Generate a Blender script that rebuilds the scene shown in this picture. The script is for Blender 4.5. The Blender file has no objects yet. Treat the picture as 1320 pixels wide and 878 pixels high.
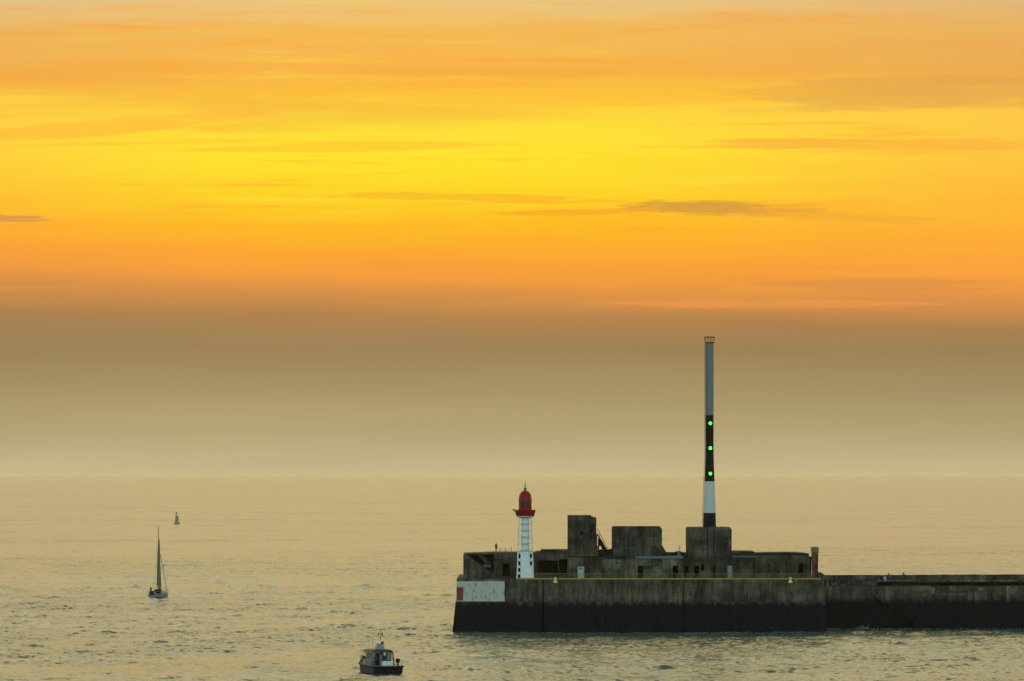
import bpy, bmesh, math, random
import numpy as np
from mathutils import Vector, Matrix

random.seed(7)
rng = np.random.default_rng(11)
S = bpy.context.scene
COL = S.collection
R = math.radians

# ------------------------------------------------------------------ camera
H = 30.6            # eye above the water
F = 4286.0          # focal length in photograph pixels (1320 wide)
HZ = 612.0          # row of the eye level in the photograph
cam = bpy.data.cameras.new('camera')
cam.sensor_width = 36.0
cam.lens = 36.0 * F / 1320.0
cam.shift_y = (HZ - 439.0) / 1320.0
cam.clip_start = 1.0
cam.clip_end = 200000.0
camo = bpy.data.objects.new('camera', cam)
camo.location = (0, 0, H)
camo.rotation_euler = (R(90), 0, 0)
COL.objects.link(camo)
S.camera = camo

# ------------------------------------------------------------------ colour, sampling
S.view_settings.view_transform = 'Standard'
S.view_settings.look = 'None'
S.view_settings.exposure = 0.0
S.view_settings.gamma = 1.0
S.view_settings.use_curve_mapping = False
try:
    S.cycles.use_denoising = True
    S.cycles.denoiser = 'OPENIMAGEDENOISE'
    S.cycles.max_bounces = 6
    S.cycles.volume_bounces = 1
    S.cycles.sample_clamp_indirect = 4.0
except Exception:
    pass


def lin(r, g, b):
    def f(c):
        c /= 255.0
        return c / 12.92 if c <= 0.04045 else ((c + 0.055) / 1.055) ** 2.4
    return (f(r), f(g), f(b), 1.0)


class NT:
    """short-hand for building node trees"""
    def __init__(s, tree):
        s.t = tree; s.n = tree.nodes; s.l = tree.links

    def add(s, typ, **kw):
        n = s.n.new(typ)
        for k, v in kw.items():
            setattr(n, k, v)
        return n

    def put(s, sock, v):
        if isinstance(v, bpy.types.NodeSocket):
            s.l.new(v, sock)
        else:
            sock.default_value = v

    def m(s, op, a, b=None, c=None, clamp=False):
        n = s.add('ShaderNodeMath', operation=op, use_clamp=clamp)
        s.put(n.inputs[0], a)
        if b is not None: s.put(n.inputs[1], b)
        if c is not None: s.put(n.inputs[2], c)
        return n.outputs[0]

    def smooth(s, v, lo, hi, a=0.0, b=1.0):
        n = s.add('ShaderNodeMapRange', interpolation_type='SMOOTHSTEP')
        s.put(n.inputs['Value'], v)
        n.inputs['From Min'].default_value = lo; n.inputs['From Max'].default_value = hi
        n.inputs['To Min'].default_value = a; n.inputs['To Max'].default_value = b
        return n.outputs[0]

    def maprange(s, v, lo, hi, a=0.0, b=1.0):
        n = s.add('ShaderNodeMapRange')
        s.put(n.inputs['Value'], v)
        n.inputs['From Min'].default_value = lo; n.inputs['From Max'].default_value = hi
        n.inputs['To Min'].default_value = a; n.inputs['To Max'].default_value = b
        return n.outputs[0]

    def mix(s, f, a, b, blend='MIX'):
        n = s.add('ShaderNodeMix', data_type='RGBA', blend_type=blend)
        s.put(n.inputs[0], f); s.put(n.inputs[6], a); s.put(n.inputs[7], b)
        return n.outputs[2]

    def comb(s, x, y, z):
        n = s.add('ShaderNodeCombineXYZ')
        s.put(n.inputs[0], x); s.put(n.inputs[1], y); s.put(n.inputs[2], z)
        return n.outputs[0]

    def noise(s, vec, scale=1.0, detail=4.0, rough=0.55, dist=0.0):
        n = s.add('ShaderNodeTexNoise')
        s.put(n.inputs['Vector'], vec)
        n.inputs['Scale'].default_value = scale; n.inputs['Detail'].default_value = detail
        n.inputs['Roughness'].default_value = rough; n.inputs['Distortion'].default_value = dist
        return n.outputs[0]

    def ramp(s, f, stops):
        n = s.add('ShaderNodeValToRGB')
        e = n.color_ramp.elements
        while len(e) < len(stops):
            e.new(0.5)
        for el, (p, c) in zip(e, stops):
            el.position = p; el.color = c
        s.put(n.inputs[0], f)
        return n.outputs[0]


# ------------------------------------------------------------------ world: dusk sky
SUN_AZ, SUN_EL = -2.0, 5.5
W = bpy.data.worlds.new('World')
S.world = W
W.use_nodes = True
W.node_tree.nodes.clear()
w = NT(W.node_tree)
tc = w.add('ShaderNodeTexCoord')
sep = w.add('ShaderNodeSeparateXYZ')
w.l.new(tc.outputs['Generated'], sep.inputs[0])
dx, dy, dz = sep.outputs
yy = w.m('MAXIMUM', dy, 0.05)
az = w.m('DIVIDE', dx, yy)          # tangent of the bearing from north
el = w.m('DIVIDE', dz, yy)          # tangent of the height above the horizon


def V(py): return (HZ - py) / F / 0.60
def U(px): return (px - 660.0) / F


# cloud layers bend the gradient a little, so the bands are not ruled lines
warp = w.noise(w.comb(w.m('MULTIPLY', az, 9.0), w.m('MULTIPLY', el, 150.0), 3.1), 1.0, 4.0, 0.55)
warp2 = w.noise(w.comb(w.m('MULTIPLY', az, 3.0), w.m('MULTIPLY', el, 34.0), 8.7), 1.0, 3.0, 0.5)
el2 = w.m('ADD', el, w.m('MULTIPLY', w.m('SUBTRACT', warp, 0.5), w.maprange(el, 0.03, 0.07, 0.0, 0.010)))
el2 = w.m('ADD', el2, w.m('MULTIPLY', w.m('SUBTRACT', warp2, 0.5), w.maprange(el, 0.02, 0.09, 0.0, 0.012)))
el2 = w.m('ADD', el2, w.m('MULTIPLY', w.m('MULTIPLY', az, 0.022), w.m('MULTIPLY', w.smooth(el, 0.03, 0.05), w.smooth(el, 0.085, 0.065))))
p = w.m('DIVIDE', el2, 0.60)
TOP = [(V(-100), (0.58, 0.66, 0.55, 1)), (V(-300), (0.66, 0.75, 0.60, 1)), (V(-800), (1.60, 1.30, 0.62, 1)), (1.0, (2.15, 1.70, 0.78, 1))]
mid = w.ramp(p, [
    (V(612), lin(194, 178, 136)), (V(590), lin(191, 175, 134)), (V(560), lin(182, 164, 120)), (V(500), lin(167, 146, 102)),
    (V(450), lin(157, 130, 86)), (V(412), lin(178, 130, 76)), (V(388), lin(212, 143, 72)), (V(362), lin(244, 156, 62)),
    (V(335), lin(254, 165, 50)), (V(295), lin(255, 187, 34)), (V(250), lin(255, 213, 36)),
    (V(200), lin(255, 228, 46)), (V(152), lin(255, 222, 56)), (V(126), lin(255, 206, 58)), (V(90), lin(250, 178, 66)),
    (V(40), lin(244, 190, 92))] + TOP)
side = w.ramp(p, [
    (V(612), lin(193, 177, 135)), (V(590), lin(189, 173, 132)), (V(560), lin(179, 161, 118)), (V(500), lin(163, 142, 100)),
    (V(450), lin(153, 127, 85)), (V(412), lin(170, 126, 78)), (V(388), lin(198, 136, 75)), (V(362), lin(228, 149, 70)),
    (V(335), lin(250, 160, 60)), (V(295), lin(255, 172, 54)), (V(250), lin(255, 186, 56)),
    (V(200), lin(255, 198, 64)), (V(152), lin(255, 202, 70)), (V(126), lin(252, 198, 74)), (V(90), lin(238, 170, 78)),
    (V(40), lin(234, 178, 94))] + TOP)
off = w.m('ABSOLUTE', w.m('SUBTRACT', az, U(540)))
front = w.mix(w.smooth(off, 0.03, 0.19), mid, side)
# uneven haze banks low down
hb_ = w.noise(w.comb(w.m('MULTIPLY', az, 5.0), w.m('MULTIPLY', el, 48.0), 2.2), 1.0, 5.0, 0.55, 0.3)
hk_ = w.maprange(hb_, 0.3, 0.7, 0.945, 1.055)
front = w.mix(w.smooth(el, 0.075, 0.045), front, w.mix(1.0, front, w.comb(hk_, hk_, hk_), 'MULTIPLY'))
# streaks of thin cloud
vec = w.comb(w.m('MULTIPLY', az, 14.0), w.m('MULTIPLY', el, 330.0), 0.7)
st = w.noise(vec, 1.0, 6.0, 0.6, 0.3)
stm = w.m('MULTIPLY', w.smooth(st, 0.52, 0.78), w.maprange(el, 0.045, 0.075, 0.0, 1.0))
front = w.mix(w.m('MULTIPLY', stm, 0.75), front, lin(252, 162, 46))
stb = w.m('MULTIPLY', w.smooth(st, 0.46, 0.28), w.m('MULTIPLY', w.smooth(el, 0.068, 0.085), w.smooth(off, 0.2, 0.05)))
front = w.mix(w.m('MULTIPLY', stb, 0.3), front, lin(255, 236, 84))
st2 = w.noise(w.comb(w.m('MULTIPLY', az, 7.0), w.m('MULTIPLY', el, 120.0), 5.7), 1.0, 5.0, 0.55, 0.2)
band = w.m('MULTIPLY', w.smooth(st2, 0.5, 0.72), w.m('MULTIPLY', w.smooth(el, 0.095, 0.112), w.smooth(el, 0.2, 0.15)))
front = w.mix(w.m('MULTIPLY', band, 0.35), front, lin(238, 160, 66))


def cloud(pxc, pyc, hw, hh, colr, amt, tilt=0.0, sx=60.0, sy=700.0, seed=0.0):
    """one cloud: an elliptical patch broken up by noise"""
    global front
    u = w.m('DIVIDE', w.m('SUBTRACT', az, U(pxc)), hw / F)
    e0 = w.m('SUBTRACT', el, (HZ - pyc) / F)
    e0 = w.m('ADD', e0, w.m('MULTIPLY', w.m('SUBTRACT', az, U(pxc)), tilt))
    v = w.m('DIVIDE', e0, hh / F)
    r2 = w.m('ADD', w.m('MULTIPLY', u, u), w.m('MULTIPLY', v, v))
    g = w.smooth(r2, 1.0, 0.0)
    n = w.noise(w.comb(w.m('MULTIPLY', az, sx), w.m('MULTIPLY', el, sy), seed), 1.0, 6.0, 0.62, 0.5)
    f = w.m('MULTIPLY', w.smooth(w.m('ADD', g, w.m('MULTIPLY', w.m('SUBTRACT', n, 0.5), 3.4)), 0.15, 0.75), amt)
    f = w.m('MULTIPLY', f, w.smooth(r2, 1.6, 0.7))
    front = w.mix(f, front, colr)


cloud(930, 269, 170, 13, lin(222, 152, 56), 0.5, tilt=0.03, sx=95, sy=1000, seed=1.0)
cloud(905, 268, 120, 10, lin(184, 138, 74), 0.42, tilt=0.03, sx=130, sy=1200, seed=1.6)
cloud(1080, 279, 180, 9, lin(240, 155, 58), 0.35, tilt=0.05, sx=80, sy=900, seed=2.0)
cloud(600, 254, 230, 8, lin(246, 166, 40), 0.5, tilt=0.02, sx=45, seed=3.0)
cloud(740, 274, 120, 6, lin(246, 164, 44), 0.7, tilt=-0.02, sx=25, seed=3.5)
cloud(5, 282, 100, 6.5, lin(212, 148, 76), 0.8, tilt=0.02, sx=25, seed=4.0)
cloud(1000, 392, 280, 7, lin(236, 150, 72), 0.75, sx=34, sy=900, seed=5.0)
cloud(1130, 368, 200, 10, lin(222, 144, 70), 0.6, sx=30, sy=800, seed=6.0)
cloud(1160, 352, 190, 5, lin(252, 164, 66), 0.6, sx=34, sy=900, seed=6.5)
cloud(1240, 118, 360, 30, lin(222, 160, 80), 0.5, tilt=-0.02, sx=16, sy=220, seed=7.0)
cloud(1120, 186, 300, 12, lin(252, 178, 62), 0.7, sx=24, sy=420, seed=8.0)
cloud(740, 124, 380, 20, lin(253, 184, 54), 0.45, tilt=-0.02, sx=8, sy=160, seed=9.0)
cloud(150, 162, 260, 15, lin(254, 184, 60), 0.6, tilt=-0.09, sx=9, sy=220, seed=10.0)
cloud(420, 190, 240, 8, lin(255, 200, 50), 0.7, tilt=-0.02, sx=9, sy=260, seed=11.0)

nish = w.add('ShaderNodeTexSky', sky_type='NISHITA')
nish.sun_disc = False
nish.sun_elevation = R(SUN_EL)
nish.sun_rotation = R(SUN_AZ)
nish.air_density = 1.0; nish.dust_density = 3.0; nish.ozone_density = 1.0
rest = w.mix(1.0, nish.outputs[0], (0.62, 0.62, 0.58, 1), 'MULTIPLY')
rest = w.mix(w.smooth(dy, -0.3, 0.45), rest, w.mix(1.0, rest, (0.80, 0.68, 0.38, 1), 'MULTIPLY'))
M = w.m('MULTIPLY', w.smooth(dy, 0.10, 0.75), w.smooth(dz, 0.75, 0.45))
skyc = w.mix(M, rest, front)
bg = w.add('ShaderNodeBackground')
w.l.new(skyc, bg.inputs[0]); bg.inputs[1].default_value = 1.0
wo = w.add('ShaderNodeOutputWorld')
w.l.new(bg.outputs[0], wo.inputs[0])

# ------------------------------------------------------------------ sun, veiled by cloud
sl = bpy.data.lights.new('sun', 'SUN')
sl.energy = 0.04; sl.angle = R(32); sl.color = (1.0, 0.8, 0.5)
so = bpy.data.objects.new('sun', sl)
so.rotation_euler = Vector((-math.sin(R(SUN_AZ)) * math.cos(R(SUN_EL)), -math.cos(R(SUN_AZ)) * math.cos(R(SUN_EL)), -math.sin(R(SUN_EL)))).to_track_quat('-Z', 'Y').to_euler()
COL.objects.link(so)


# ------------------------------------------------------------------ materials
def new_mat(name):
    m = bpy.data.materials.new(name); m.use_nodes = True
    m.node_tree.nodes.clear()
    n = NT(m.node_tree)
    b = n.add('ShaderNodeBsdfPrincipled'); o = n.add('ShaderNodeOutputMaterial')
    n.l.new(b.outputs[0], o.inputs[0])
    return m, n, b


def c4(c, k=1.0): return (c[0] * k, c[1] * k, c[2] * k, 1.0)


def paint(name, c, rough=0.5, wear=0.25, scale=1.5, dirt=(0.05, 0.045, 0.04), metal=0.0):
    """paint with weathered patches and drips"""
    m, n, b = new_mat(name)
    co = n.add('ShaderNodeTexCoord').outputs['Object']
    mp = n.add('ShaderNodeMapping'); n.l.new(co, mp.inputs[0]); mp.inputs['Scale'].default_value = (1, 1, 0.25)
    a = n.noise(mp.outputs[0], scale * 2.0, 6, 0.65)
    d = n.noise(co, scale * 0.7, 5, 0.6)
    f = n.m('MULTIPLY', n.smooth(n.m('ADD', n.m('MULTIPLY', a, 0.6), n.m('MULTIPLY', d, 0.4)), 0.48, 0.68), wear)
    n.l.new(n.mix(f, c4(c), c4(dirt)), b.inputs['Base Color'])
    b.inputs['Roughness'].default_value = rough; b.inputs['Metallic'].default_value = metal; b.inputs['Specular IOR Level'].default_value = 0.2
    return m


def concrete(name, c, weed=None, rust=0.0, streak=0.6):
    """cast concrete: board lifts, blotches, run-off streaks; weed = height of the tide line"""
    m, n, b = new_mat(name)
    t = n.add('ShaderNodeTexCoord')
    oi = n.add('ShaderNodeObjectInfo')
    co = t.outputs['Object']
    sh = n.add('ShaderNodeVectorMath', operation='ADD'); n.l.new(co, sh.inputs[0])
    n.l.new(n.comb(n.m('MULTIPLY', oi.outputs['Random'], 90.0), 0.0, n.m('MULTIPLY', oi.outputs['Random'], 37.0)), sh.inputs[1])
    co = sh.outputs[0]
    mp = n.add('ShaderNodeMapping'); n.l.new(co, mp.inputs[0]); mp.inputs['Scale'].default_value = (1, 1, 0.10)
    s1 = n.noise(mp.outputs[0], 0.9, 6, 0.7)
    s2 = n.noise(mp.outputs[0], 2.6, 4, 0.6)
    bl = n.noise(co, 0.22, 6, 0.62)
    fi = n.noise(co, 3.0, 5, 0.7)
    v = n.m('ADD', n.m('MULTIPLY', s1, 0.9 * streak), n.m('MULTIPLY', s2, 0.5 * streak))
    v = n.m('ADD', v, n.m('ADD', n.m('MULTIPLY', bl, 1.0), n.m('MULTIPLY', fi, 0.45)))
    v = n.m('DIVIDE', v, 1.4 * streak + 1.45)
    k = n.ramp(v, [(0.41, c4(c, 0.22)), (0.475, c4(c, 0.70)), (0.52, c4((c[0] * 1.3, c[1] * 1.25, c[2] * 1.15))), (0.585, c4((c[0] * 2.4, c[1] * 2.25, c[2] * 2.0)))])
    # every pour came out a slightly different grey
    zp = n.add('ShaderNodeSeparateXYZ'); n.l.new(t.outputs['Object'], zp.inputs[0])
    wn = n.add('ShaderNodeTexWhiteNoise', noise_dimensions='3D')
    n.l.new(n.comb(n.m('FLOOR', n.m('DIVIDE', zp.outputs[0], 3.7)), n.m('MULTIPLY', oi.outputs['Random'], 40.0), n.m('FLOOR', n.m('DIVIDE', zp.outputs[2], 1.9))), wn.inputs['Vector'])
    pk = n.maprange(wn.outputs['Value'], 0.0, 1.0, 0.72, 1.28)
    k = n.mix(1.0, k, n.comb(pk, pk, pk), 'MULTIPLY')
    # lime bloom in patches
    pa = n.noise(mp.outputs[0], 1.7, 5, 0.75, 0.4)
    k = n.mix(n.m('MULTIPLY', n.smooth(pa, 0.58, 0.66), 0.65), k, c4((c[0] * 2.8, c[1] * 2.8, c[2] * 2.6)))
    if rust:
        ru = n.noise(mp.outputs[0], 0.7, 5, 0.7)
        k = n.mix(n.m('MULTIPLY', n.smooth(ru, 0.52, 0.7), rust), k, (0.075, 0.035, 0.02, 1))
    # day joints between the pours
    z0 = n.add('ShaderNodeSeparateXYZ'); n.l.new(t.outputs['Object'], z0.inputs[0])
    fr = n.m('FRACT', n.m('DIVIDE', z0.outputs[2], 1.9))
    k = n.mix(n.m('MULTIPLY', n.m('LESS_THAN', fr, 0.035), 0.45), k, c4(c, 0.3))
    rough = 0.9
    if weed is not None:
        edge = n.m('ADD', n.m('MULTIPLY', n.m('SUBTRACT', s1, 0.5), 3.0), n.m('MULTIPLY', n.m('SUBTRACT', fi, 0.5), 1.6))
        hh = n.m('SUBTRACT', n.m('ADD', z0.outputs[2], edge), weed)
        k = n.mix(n.smooth(hh, 1.3, -0.1, 0.0, 0.55), k, (0.014, 0.019, 0.016, 1))
        wc = n.ramp(fi, [(0.3, (0.001, 0.0015, 0.002, 1)), (0.7, (0.005, 0.0095, 0.011, 1))])
        k = n.mix(n.smooth(hh, 0.45, -0.5), k, wc)
    n.l.new(k, b.inputs['Base Color'])
    b.inputs['Roughness'].default_value = rough; b.inputs['Specular IOR Level'].default_value = 0.12
    bp = n.add('ShaderNodeBump'); bp.inputs['Strength'].default_value = 0.5; bp.inputs['Distance'].default_value = 0.12
    n.l.new(n.m('ADD', fi, n.m('MULTIPLY', s2, 0.6)), bp.inputs['Height']); n.l.new(bp.outputs[0], b.inputs['Normal'])
    return m


CONC = (0.054, 0.050, 0.039)
WEED_Z = 5.75
M_WALL = concrete('breakwater_concrete', (0.066, 0.059, 0.044), weed=WEED_Z, rust=0.35, streak=1.0)
M_CON = concrete('bunker_concrete', CONC)
M_CON2 = concrete('pale_concrete', (0.080, 0.078, 0.062))
M_CONB = concrete('brown_concrete', (0.066, 0.062, 0.050), streak=1.0)
M_CON3 = concrete('pale_render', (0.135, 0.135, 0.11))
M_DKC = concrete('dark_concrete', (0.022, 0.025, 0.024))  # darker concrete tone for recesses, roofs and rear walls
M_RUSTC = concrete('rust_stained_concrete', (0.12, 0.05, 0.036), rust=0.8)
M_WHITE = paint('white_paint', (0.72, 0.76, 0.72), 0.45, 0.45, dirt=(0.30, 0.28, 0.22))
M_FLAKE = paint('flaking_white_paint', (0.46, 0.46, 0.385), 0.7, 1.0, 1.2, dirt=(0.10, 0.10, 0.085))
M_REDP = paint('faded_red_paint', (0.22, 0.035, 0.04), 0.7, 0.8, 1.6, dirt=(0.12, 0.09, 0.08))
M_RED = paint('red_paint', (0.25, 0.005, 0.018), 0.4, 0.5, dirt=(0.10, 0.008, 0.010))
M_BLACK = paint('black_paint', (0.003, 0.003, 0.005), 0.7, 0.3, dirt=(0.008, 0.008, 0.008))
M_GREY = paint('grey_paint', (0.17, 0.20, 0.19), 0.55, 0.6, dirt=(0.10, 0.095, 0.08))
M_LGREY = paint('pale_grey_paint', (0.52, 0.56, 0.53), 0.55, 0.5, dirt=(0.28, 0.27, 0.23))
M_YEL = paint('yellow_paint', (0.33, 0.24, 0.03), 0.5, 0.6, 2.0, dirt=(0.16, 0.12, 0.03))
M_YELD = paint('dull_yellow_paint', (0.17, 0.16, 0.045), 0.6, 0.4, 2.0, dirt=(0.06, 0.06, 0.03))
M_YELB = paint('bright_yellow_paint', (0.75, 0.62, 0.16), 0.5, 0.15)
M_DARK = paint('dark_metal', (0.02, 0.021, 0.022), 0.6, 0.3)
M_METAL = paint('weathered_steel', (0.12, 0.14, 0.14), 0.5, 0.4)
M_TEAL = paint('blue_grey_flashing', (0.10, 0.15, 0.16), 0.5, 0.5, dirt=(0.03, 0.04, 0.04))
M_BLUED = paint('pale_blue_paint', (0.18, 0.24, 0.27), 0.6, 0.4)
M_DOORW = paint('white_door_paint', (0.42, 0.46, 0.48), 0.5, 0.3)
M_DOORD = paint('dark_door_paint', (0.008, 0.009, 0.012), 0.7, 0.1)
M_NAVY = paint('navy_hull_paint', (0.002, 0.0025, 0.016), 0.5, 0.1, dirt=(0.008, 0.01, 0.04))
M_BLUE = paint('lit_navy_hull_paint', (0.025, 0.045, 0.085), 0.55, 0.1)  # navy hull sides with the light on them put into the colour
M_CAB = paint('cabin_white', (0.17, 0.20, 0.20), 0.4, 0.3, dirt=(0.08, 0.085, 0.08))
M_CABD = paint('cabin_grey', (0.22, 0.26, 0.27), 0.4, 0.3)
M_GRN = paint('dull_green_paint', (0.04, 0.052, 0.03), 0.6, 0.3)
M_FOAM = paint('foam', (0.42, 0.42, 0.38), 0.8, 0.2)
M_SKIN = paint('skin', (0.30, 0.17, 0.11), 0.6, 0.0)
M_HAIR = paint('dark_hair', (0.02, 0.015, 0.012), 0.7, 0.0)
M_CLD = paint('dark_clothes', (0.016, 0.015, 0.02), 0.8, 0.0)
M_CLR = paint('dark_red_clothes', (0.12, 0.012, 0.014), 0.8, 0.0)
M_CLB = paint('pale_blue_clothes', (0.34, 0.42, 0.52), 0.8, 0.0)
M_CLP = paint('pink_clothes', (0.42, 0.20, 0.18), 0.8, 0.0)
M_SAIL = paint('sail_cloth', (0.14, 0.13, 0.085), 0.8, 0.5, 1.0, dirt=(0.07, 0.065, 0.05))
M_HULL = paint('pale_hull_paint', (0.20, 0.24, 0.26), 0.35, 0.3)
M_BUOY = paint('rusty_red_paint', (0.29, 0.22, 0.17), 0.6, 0.4, dirt=(0.05, 0.04, 0.03))
M_BUOYG = paint('grey_float_paint', (0.28, 0.28, 0.24), 0.6, 0.4)
M_BIRD = paint('brown_feathers', (0.06, 0.035, 0.025), 0.8, 0.2)


def glass_mat():
    m, n, b = new_mat('dark_glass')
    b.inputs['Base Color'].default_value = (0.012, 0.012, 0.016, 1)
    b.inputs['Roughness'].default_value = 0.12
    return m


def lamp_mat():
    m, n, b = new_mat('green_signal_light')
    b.inputs['Base Color'].default_value = (0.02, 0.3, 0.03, 1)
    b.inputs['Emission Color'].default_value = (0.055, 1.0, 0.06, 1)
    b.inputs['Emission Strength'].default_value = 4.0
    return m


M_GLASS = glass_mat()
M_LAMP = lamp_mat()


# ------------------------------------------------------------------ mesh helpers
class MB:
    """collects solids, then links them as ONE mesh object"""
    def __init__(s): s.v = []; s.f = []

    def poly(s, verts, faces):
        k = len(s.v)
        s.v += [tuple(q) for q in verts]
        s.f += [tuple(i + k for i in f) for f in faces]
        return s

    def box(s, a, b):
        (x0, y0, z0), (x1, y1, z1) = a, b
        return s.poly([(x0, y0, z0), (x1, y0, z0), (x1, y1, z0), (x0, y1, z0), (x0, y0, z1), (x1, y0, z1), (x1, y1, z1), (x0, y1, z1)],
                      [(0, 3, 2, 1), (4, 5, 6, 7), (0, 1, 5, 4), (1, 2, 6, 5), (2, 3, 7, 6), (3, 0, 4, 7)])

    def prism(s, pts, y0, y1):
        """outline pts (x, z), extruded from y0 to y1"""
        n = len(pts)
        vs = [(x, y0, z) for x, z in pts] + [(x, y1, z) for x, z in pts]
        fs = [tuple(range(n)), tuple(range(2 * n - 1, n - 1, -1))]
        fs += [(i, i + n, (i + 1) % n + n, (i + 1) % n) for i in range(n)]
        return s.poly(vs, fs)

    def tube(s, pts, r, n=8):
        """a bar through points; r a number or one radius per point"""
        pts = [Vector(q) for q in pts]
        rs = r if isinstance(r, (list, tuple)) else [r] * len(pts)
        vs = []
        for i, q in enumerate(pts):
            d = (pts[min(i + 1, len(pts) - 1)] - pts[max(i - 1, 0)]).normalized()
            a = d.cross(Vector((0, 0, 1)))
            if a.length < 1e-3: a = Vector((1, 0, 0))
            a.normalize(); b = d.cross(a)
            vs += [q + (a * math.cos(t) + b * math.sin(t)) * rs[i] for t in [2 * math.pi * k / n for k in range(n)]]
        fs = [tuple(range(n - 1, -1, -1)), tuple(range((len(pts) - 1) * n, len(pts) * n))]
        for i in range(len(pts) - 1):
            fs += [(i * n + k, i * n + (k + 1) % n, (i + 1) * n + (k + 1) % n, (i + 1) * n + k) for k in range(n)]
        return s.poly(vs, fs)

    def lathe(s, prof, cx, cy, n=24, rot=0.0):
        """profile (radius, z) about a vertical axis"""
        vs = []
        for r, z in prof:
            vs += [(cx + r * math.cos(rot + 2 * math.pi * k / n), cy + r * math.sin(rot + 2 * math.pi * k / n), z) for k in range(n)]
        fs = [tuple(range(n - 1, -1, -1)), tuple(range((len(prof) - 1) * n, len(prof) * n))]
        for i in range(len(prof) - 1):
            fs += [(i * n + k, i * n + (k + 1) % n, (i + 1) * n + (k + 1) % n, (i + 1) * n + k) for k in range(n)]
        return s.poly(vs, fs)

    def relief(s, xs, zs, dep, y1):
        """a block whose front is cut into cells; dep[j][i] is the front of cell i in row j, None = empty; back at y1"""
        nx, nz = len(xs) - 1, len(zs) - 1

        def D(i, j):
            if i < 0 or j < 0 or i >= nx or j >= nz: return y1
            return y1 if dep[j][i] is None else dep[j][i]
        for j in range(nz):
            for i in range(nx):
                d = D(i, j)
                x0, x1_, z0, z1 = xs[i], xs[i + 1], zs[j], zs[j + 1]
                if d < y1:
                    s.poly([(x0, d, z0), (x1_, d, z0), (x1_, d, z1), (x0, d, z1)], [(0, 1, 2, 3)])
                    s.poly([(x0, y1, z0), (x1_, y1, z0), (x1_, y1, z1), (x0, y1, z1)], [(3, 2, 1, 0)])
                e = D(i + 1, j)
                if abs(e - d) > 1e-6:
                    q = [(x1_, d, z0), (x1_, e, z0), (x1_, e, z1), (x1_, d, z1)]
                    s.poly(q, [(0, 1, 2, 3)])
                e = D(i, j + 1)
                if abs(e - d) > 1e-6:
                    s.poly([(x0, d, z1), (x1_, d, z1), (x1_, e, z1), (x0, e, z1)], [(0, 1, 2, 3)])
                if i == 0 and d < y1:
                    s.poly([(x0, d, z0), (x0, d, z1), (x0, y1, z1), (x0, y1, z0)], [(0, 1, 2, 3)])
                if j == 0 and d < y1:
                    s.poly([(x0, d, z0), (x0, y1, z0), (x1_, y1, z0), (x1_, d, z0)], [(0, 1, 2, 3)])
        return s

    def build(s, name, mat, parent=None, origin=None, smooth=False, weld=True):
        """parent: a thing; the points are in the thing's space unless origin is given (then points minus origin)"""
        o = Vector(origin) if origin is not None else (Vector(parent['_o']) if parent is not None and '_o' in parent else Vector((0, 0, 0)))
        me = bpy.data.meshes.new(name)
        me.from_pydata([tuple(Vector(q) - o) for q in s.v], [], s.f)
        bm = bmesh.new(); bm.from_mesh(me)
        if weld: bmesh.ops.remove_doubles(bm, verts=bm.verts, dist=1e-5)
        bmesh.ops.recalc_face_normals(bm, faces=bm.faces)
        bm.to_mesh(me); bm.free()
        me.materials.append(mat)
        if smooth:
            me.polygons.foreach_set('use_smooth', [True] * len(me.polygons))
            try: me.set_sharp_from_angle(angle=R(40))
            except Exception: pass
        ob = bpy.data.objects.new(name, me)
        COL.objects.link(ob)
        if parent is not None:
            ob.parent = parent
            ob['_o'] = tuple(o)
        return ob


def tag(o, label, cat, group=None):
    o['label'] = label; o['category'] = cat
    if group: o['group'] = group
    return o


def thing(name, label, cat, loc, rotz=0.0, group=None):
    o = bpy.data.objects.new(name, None)
    o.empty_display_size = 0.5
    COL.objects.link(o)
    o.location = loc; o.rotation_euler = (0, 0, rotz)
    return tag(o, label, cat, group)


# ---- frame of the breakwater head: s along the quay, d back from its edge, z up
P0 = Vector(((583 - 660) / F * 643.0, 643.0)); P1 = Vector(((1065 - 660) / F * 643.0, 643.0))
UX = (P1 - P0).normalized(); NX = Vector((-UX.y, UX.x)); TH = math.atan2(UX.y, UX.x)


def fs(px, d=0.0):
    k = (px - 660.0) / F
    b = P0 + NX * d
    return (k * b.y - b.x) / (UX.x - k * UX.y)


def fy(px, d=0.0): return (P0 + NX * d + UX * fs(px, d)).y
def fz(py, px, d=0.0): return H - (py - HZ) / F * fy(px, d)
def fw(s, d, z):
    q = P0 + NX * d + UX * s
    return (q.x, q.y, z)


def fort_thing(name, label, cat, px, d, z, group=None):
    """a thing on the breakwater head; its parts are given in s, d, z"""
    s0 = fs(px, d)
    o = thing(name, label, cat, fw(s0, d, z), TH, group)
    o['_o'] = (s0, d, z)
    return o


DECK = fz(747, 830, 0.0)       # level of the quay


def cells(x_cuts, y_cuts, d0, rules, default=0.0):
    """grid for MB.relief from photo columns/rows: rules (x0,x1,y0,y1,depth|None) later ones win"""
    for r in rules:
        x_cuts = x_cuts + [r[0], r[1]]; y_cuts = y_cuts + [r[2], r[3]]
    lo, hi = min(x_cuts), max(x_cuts)
    X = sorted(set(x_cuts)); Y = sorted(set(y_cuts), reverse=True)
    pc = (lo + hi) / 2
    xs = [fs(x, d0) for x in X]; zs = [fz(y, pc, d0) for y in Y]
    dep = []
    for j in range(len(Y) - 1):
        row = []
        for i in range(len(X) - 1):
            cx, cy = (X[i] + X[i + 1]) / 2, (Y[j] + Y[j + 1]) / 2
            v = default
            for r in rules:
                if r[0] < cx < r[1] and r[2] < cy < r[3]: v = r[4]
            row.append(None if v is None else d0 + v)
        dep.append(row)
    return xs, zs, dep


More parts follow.
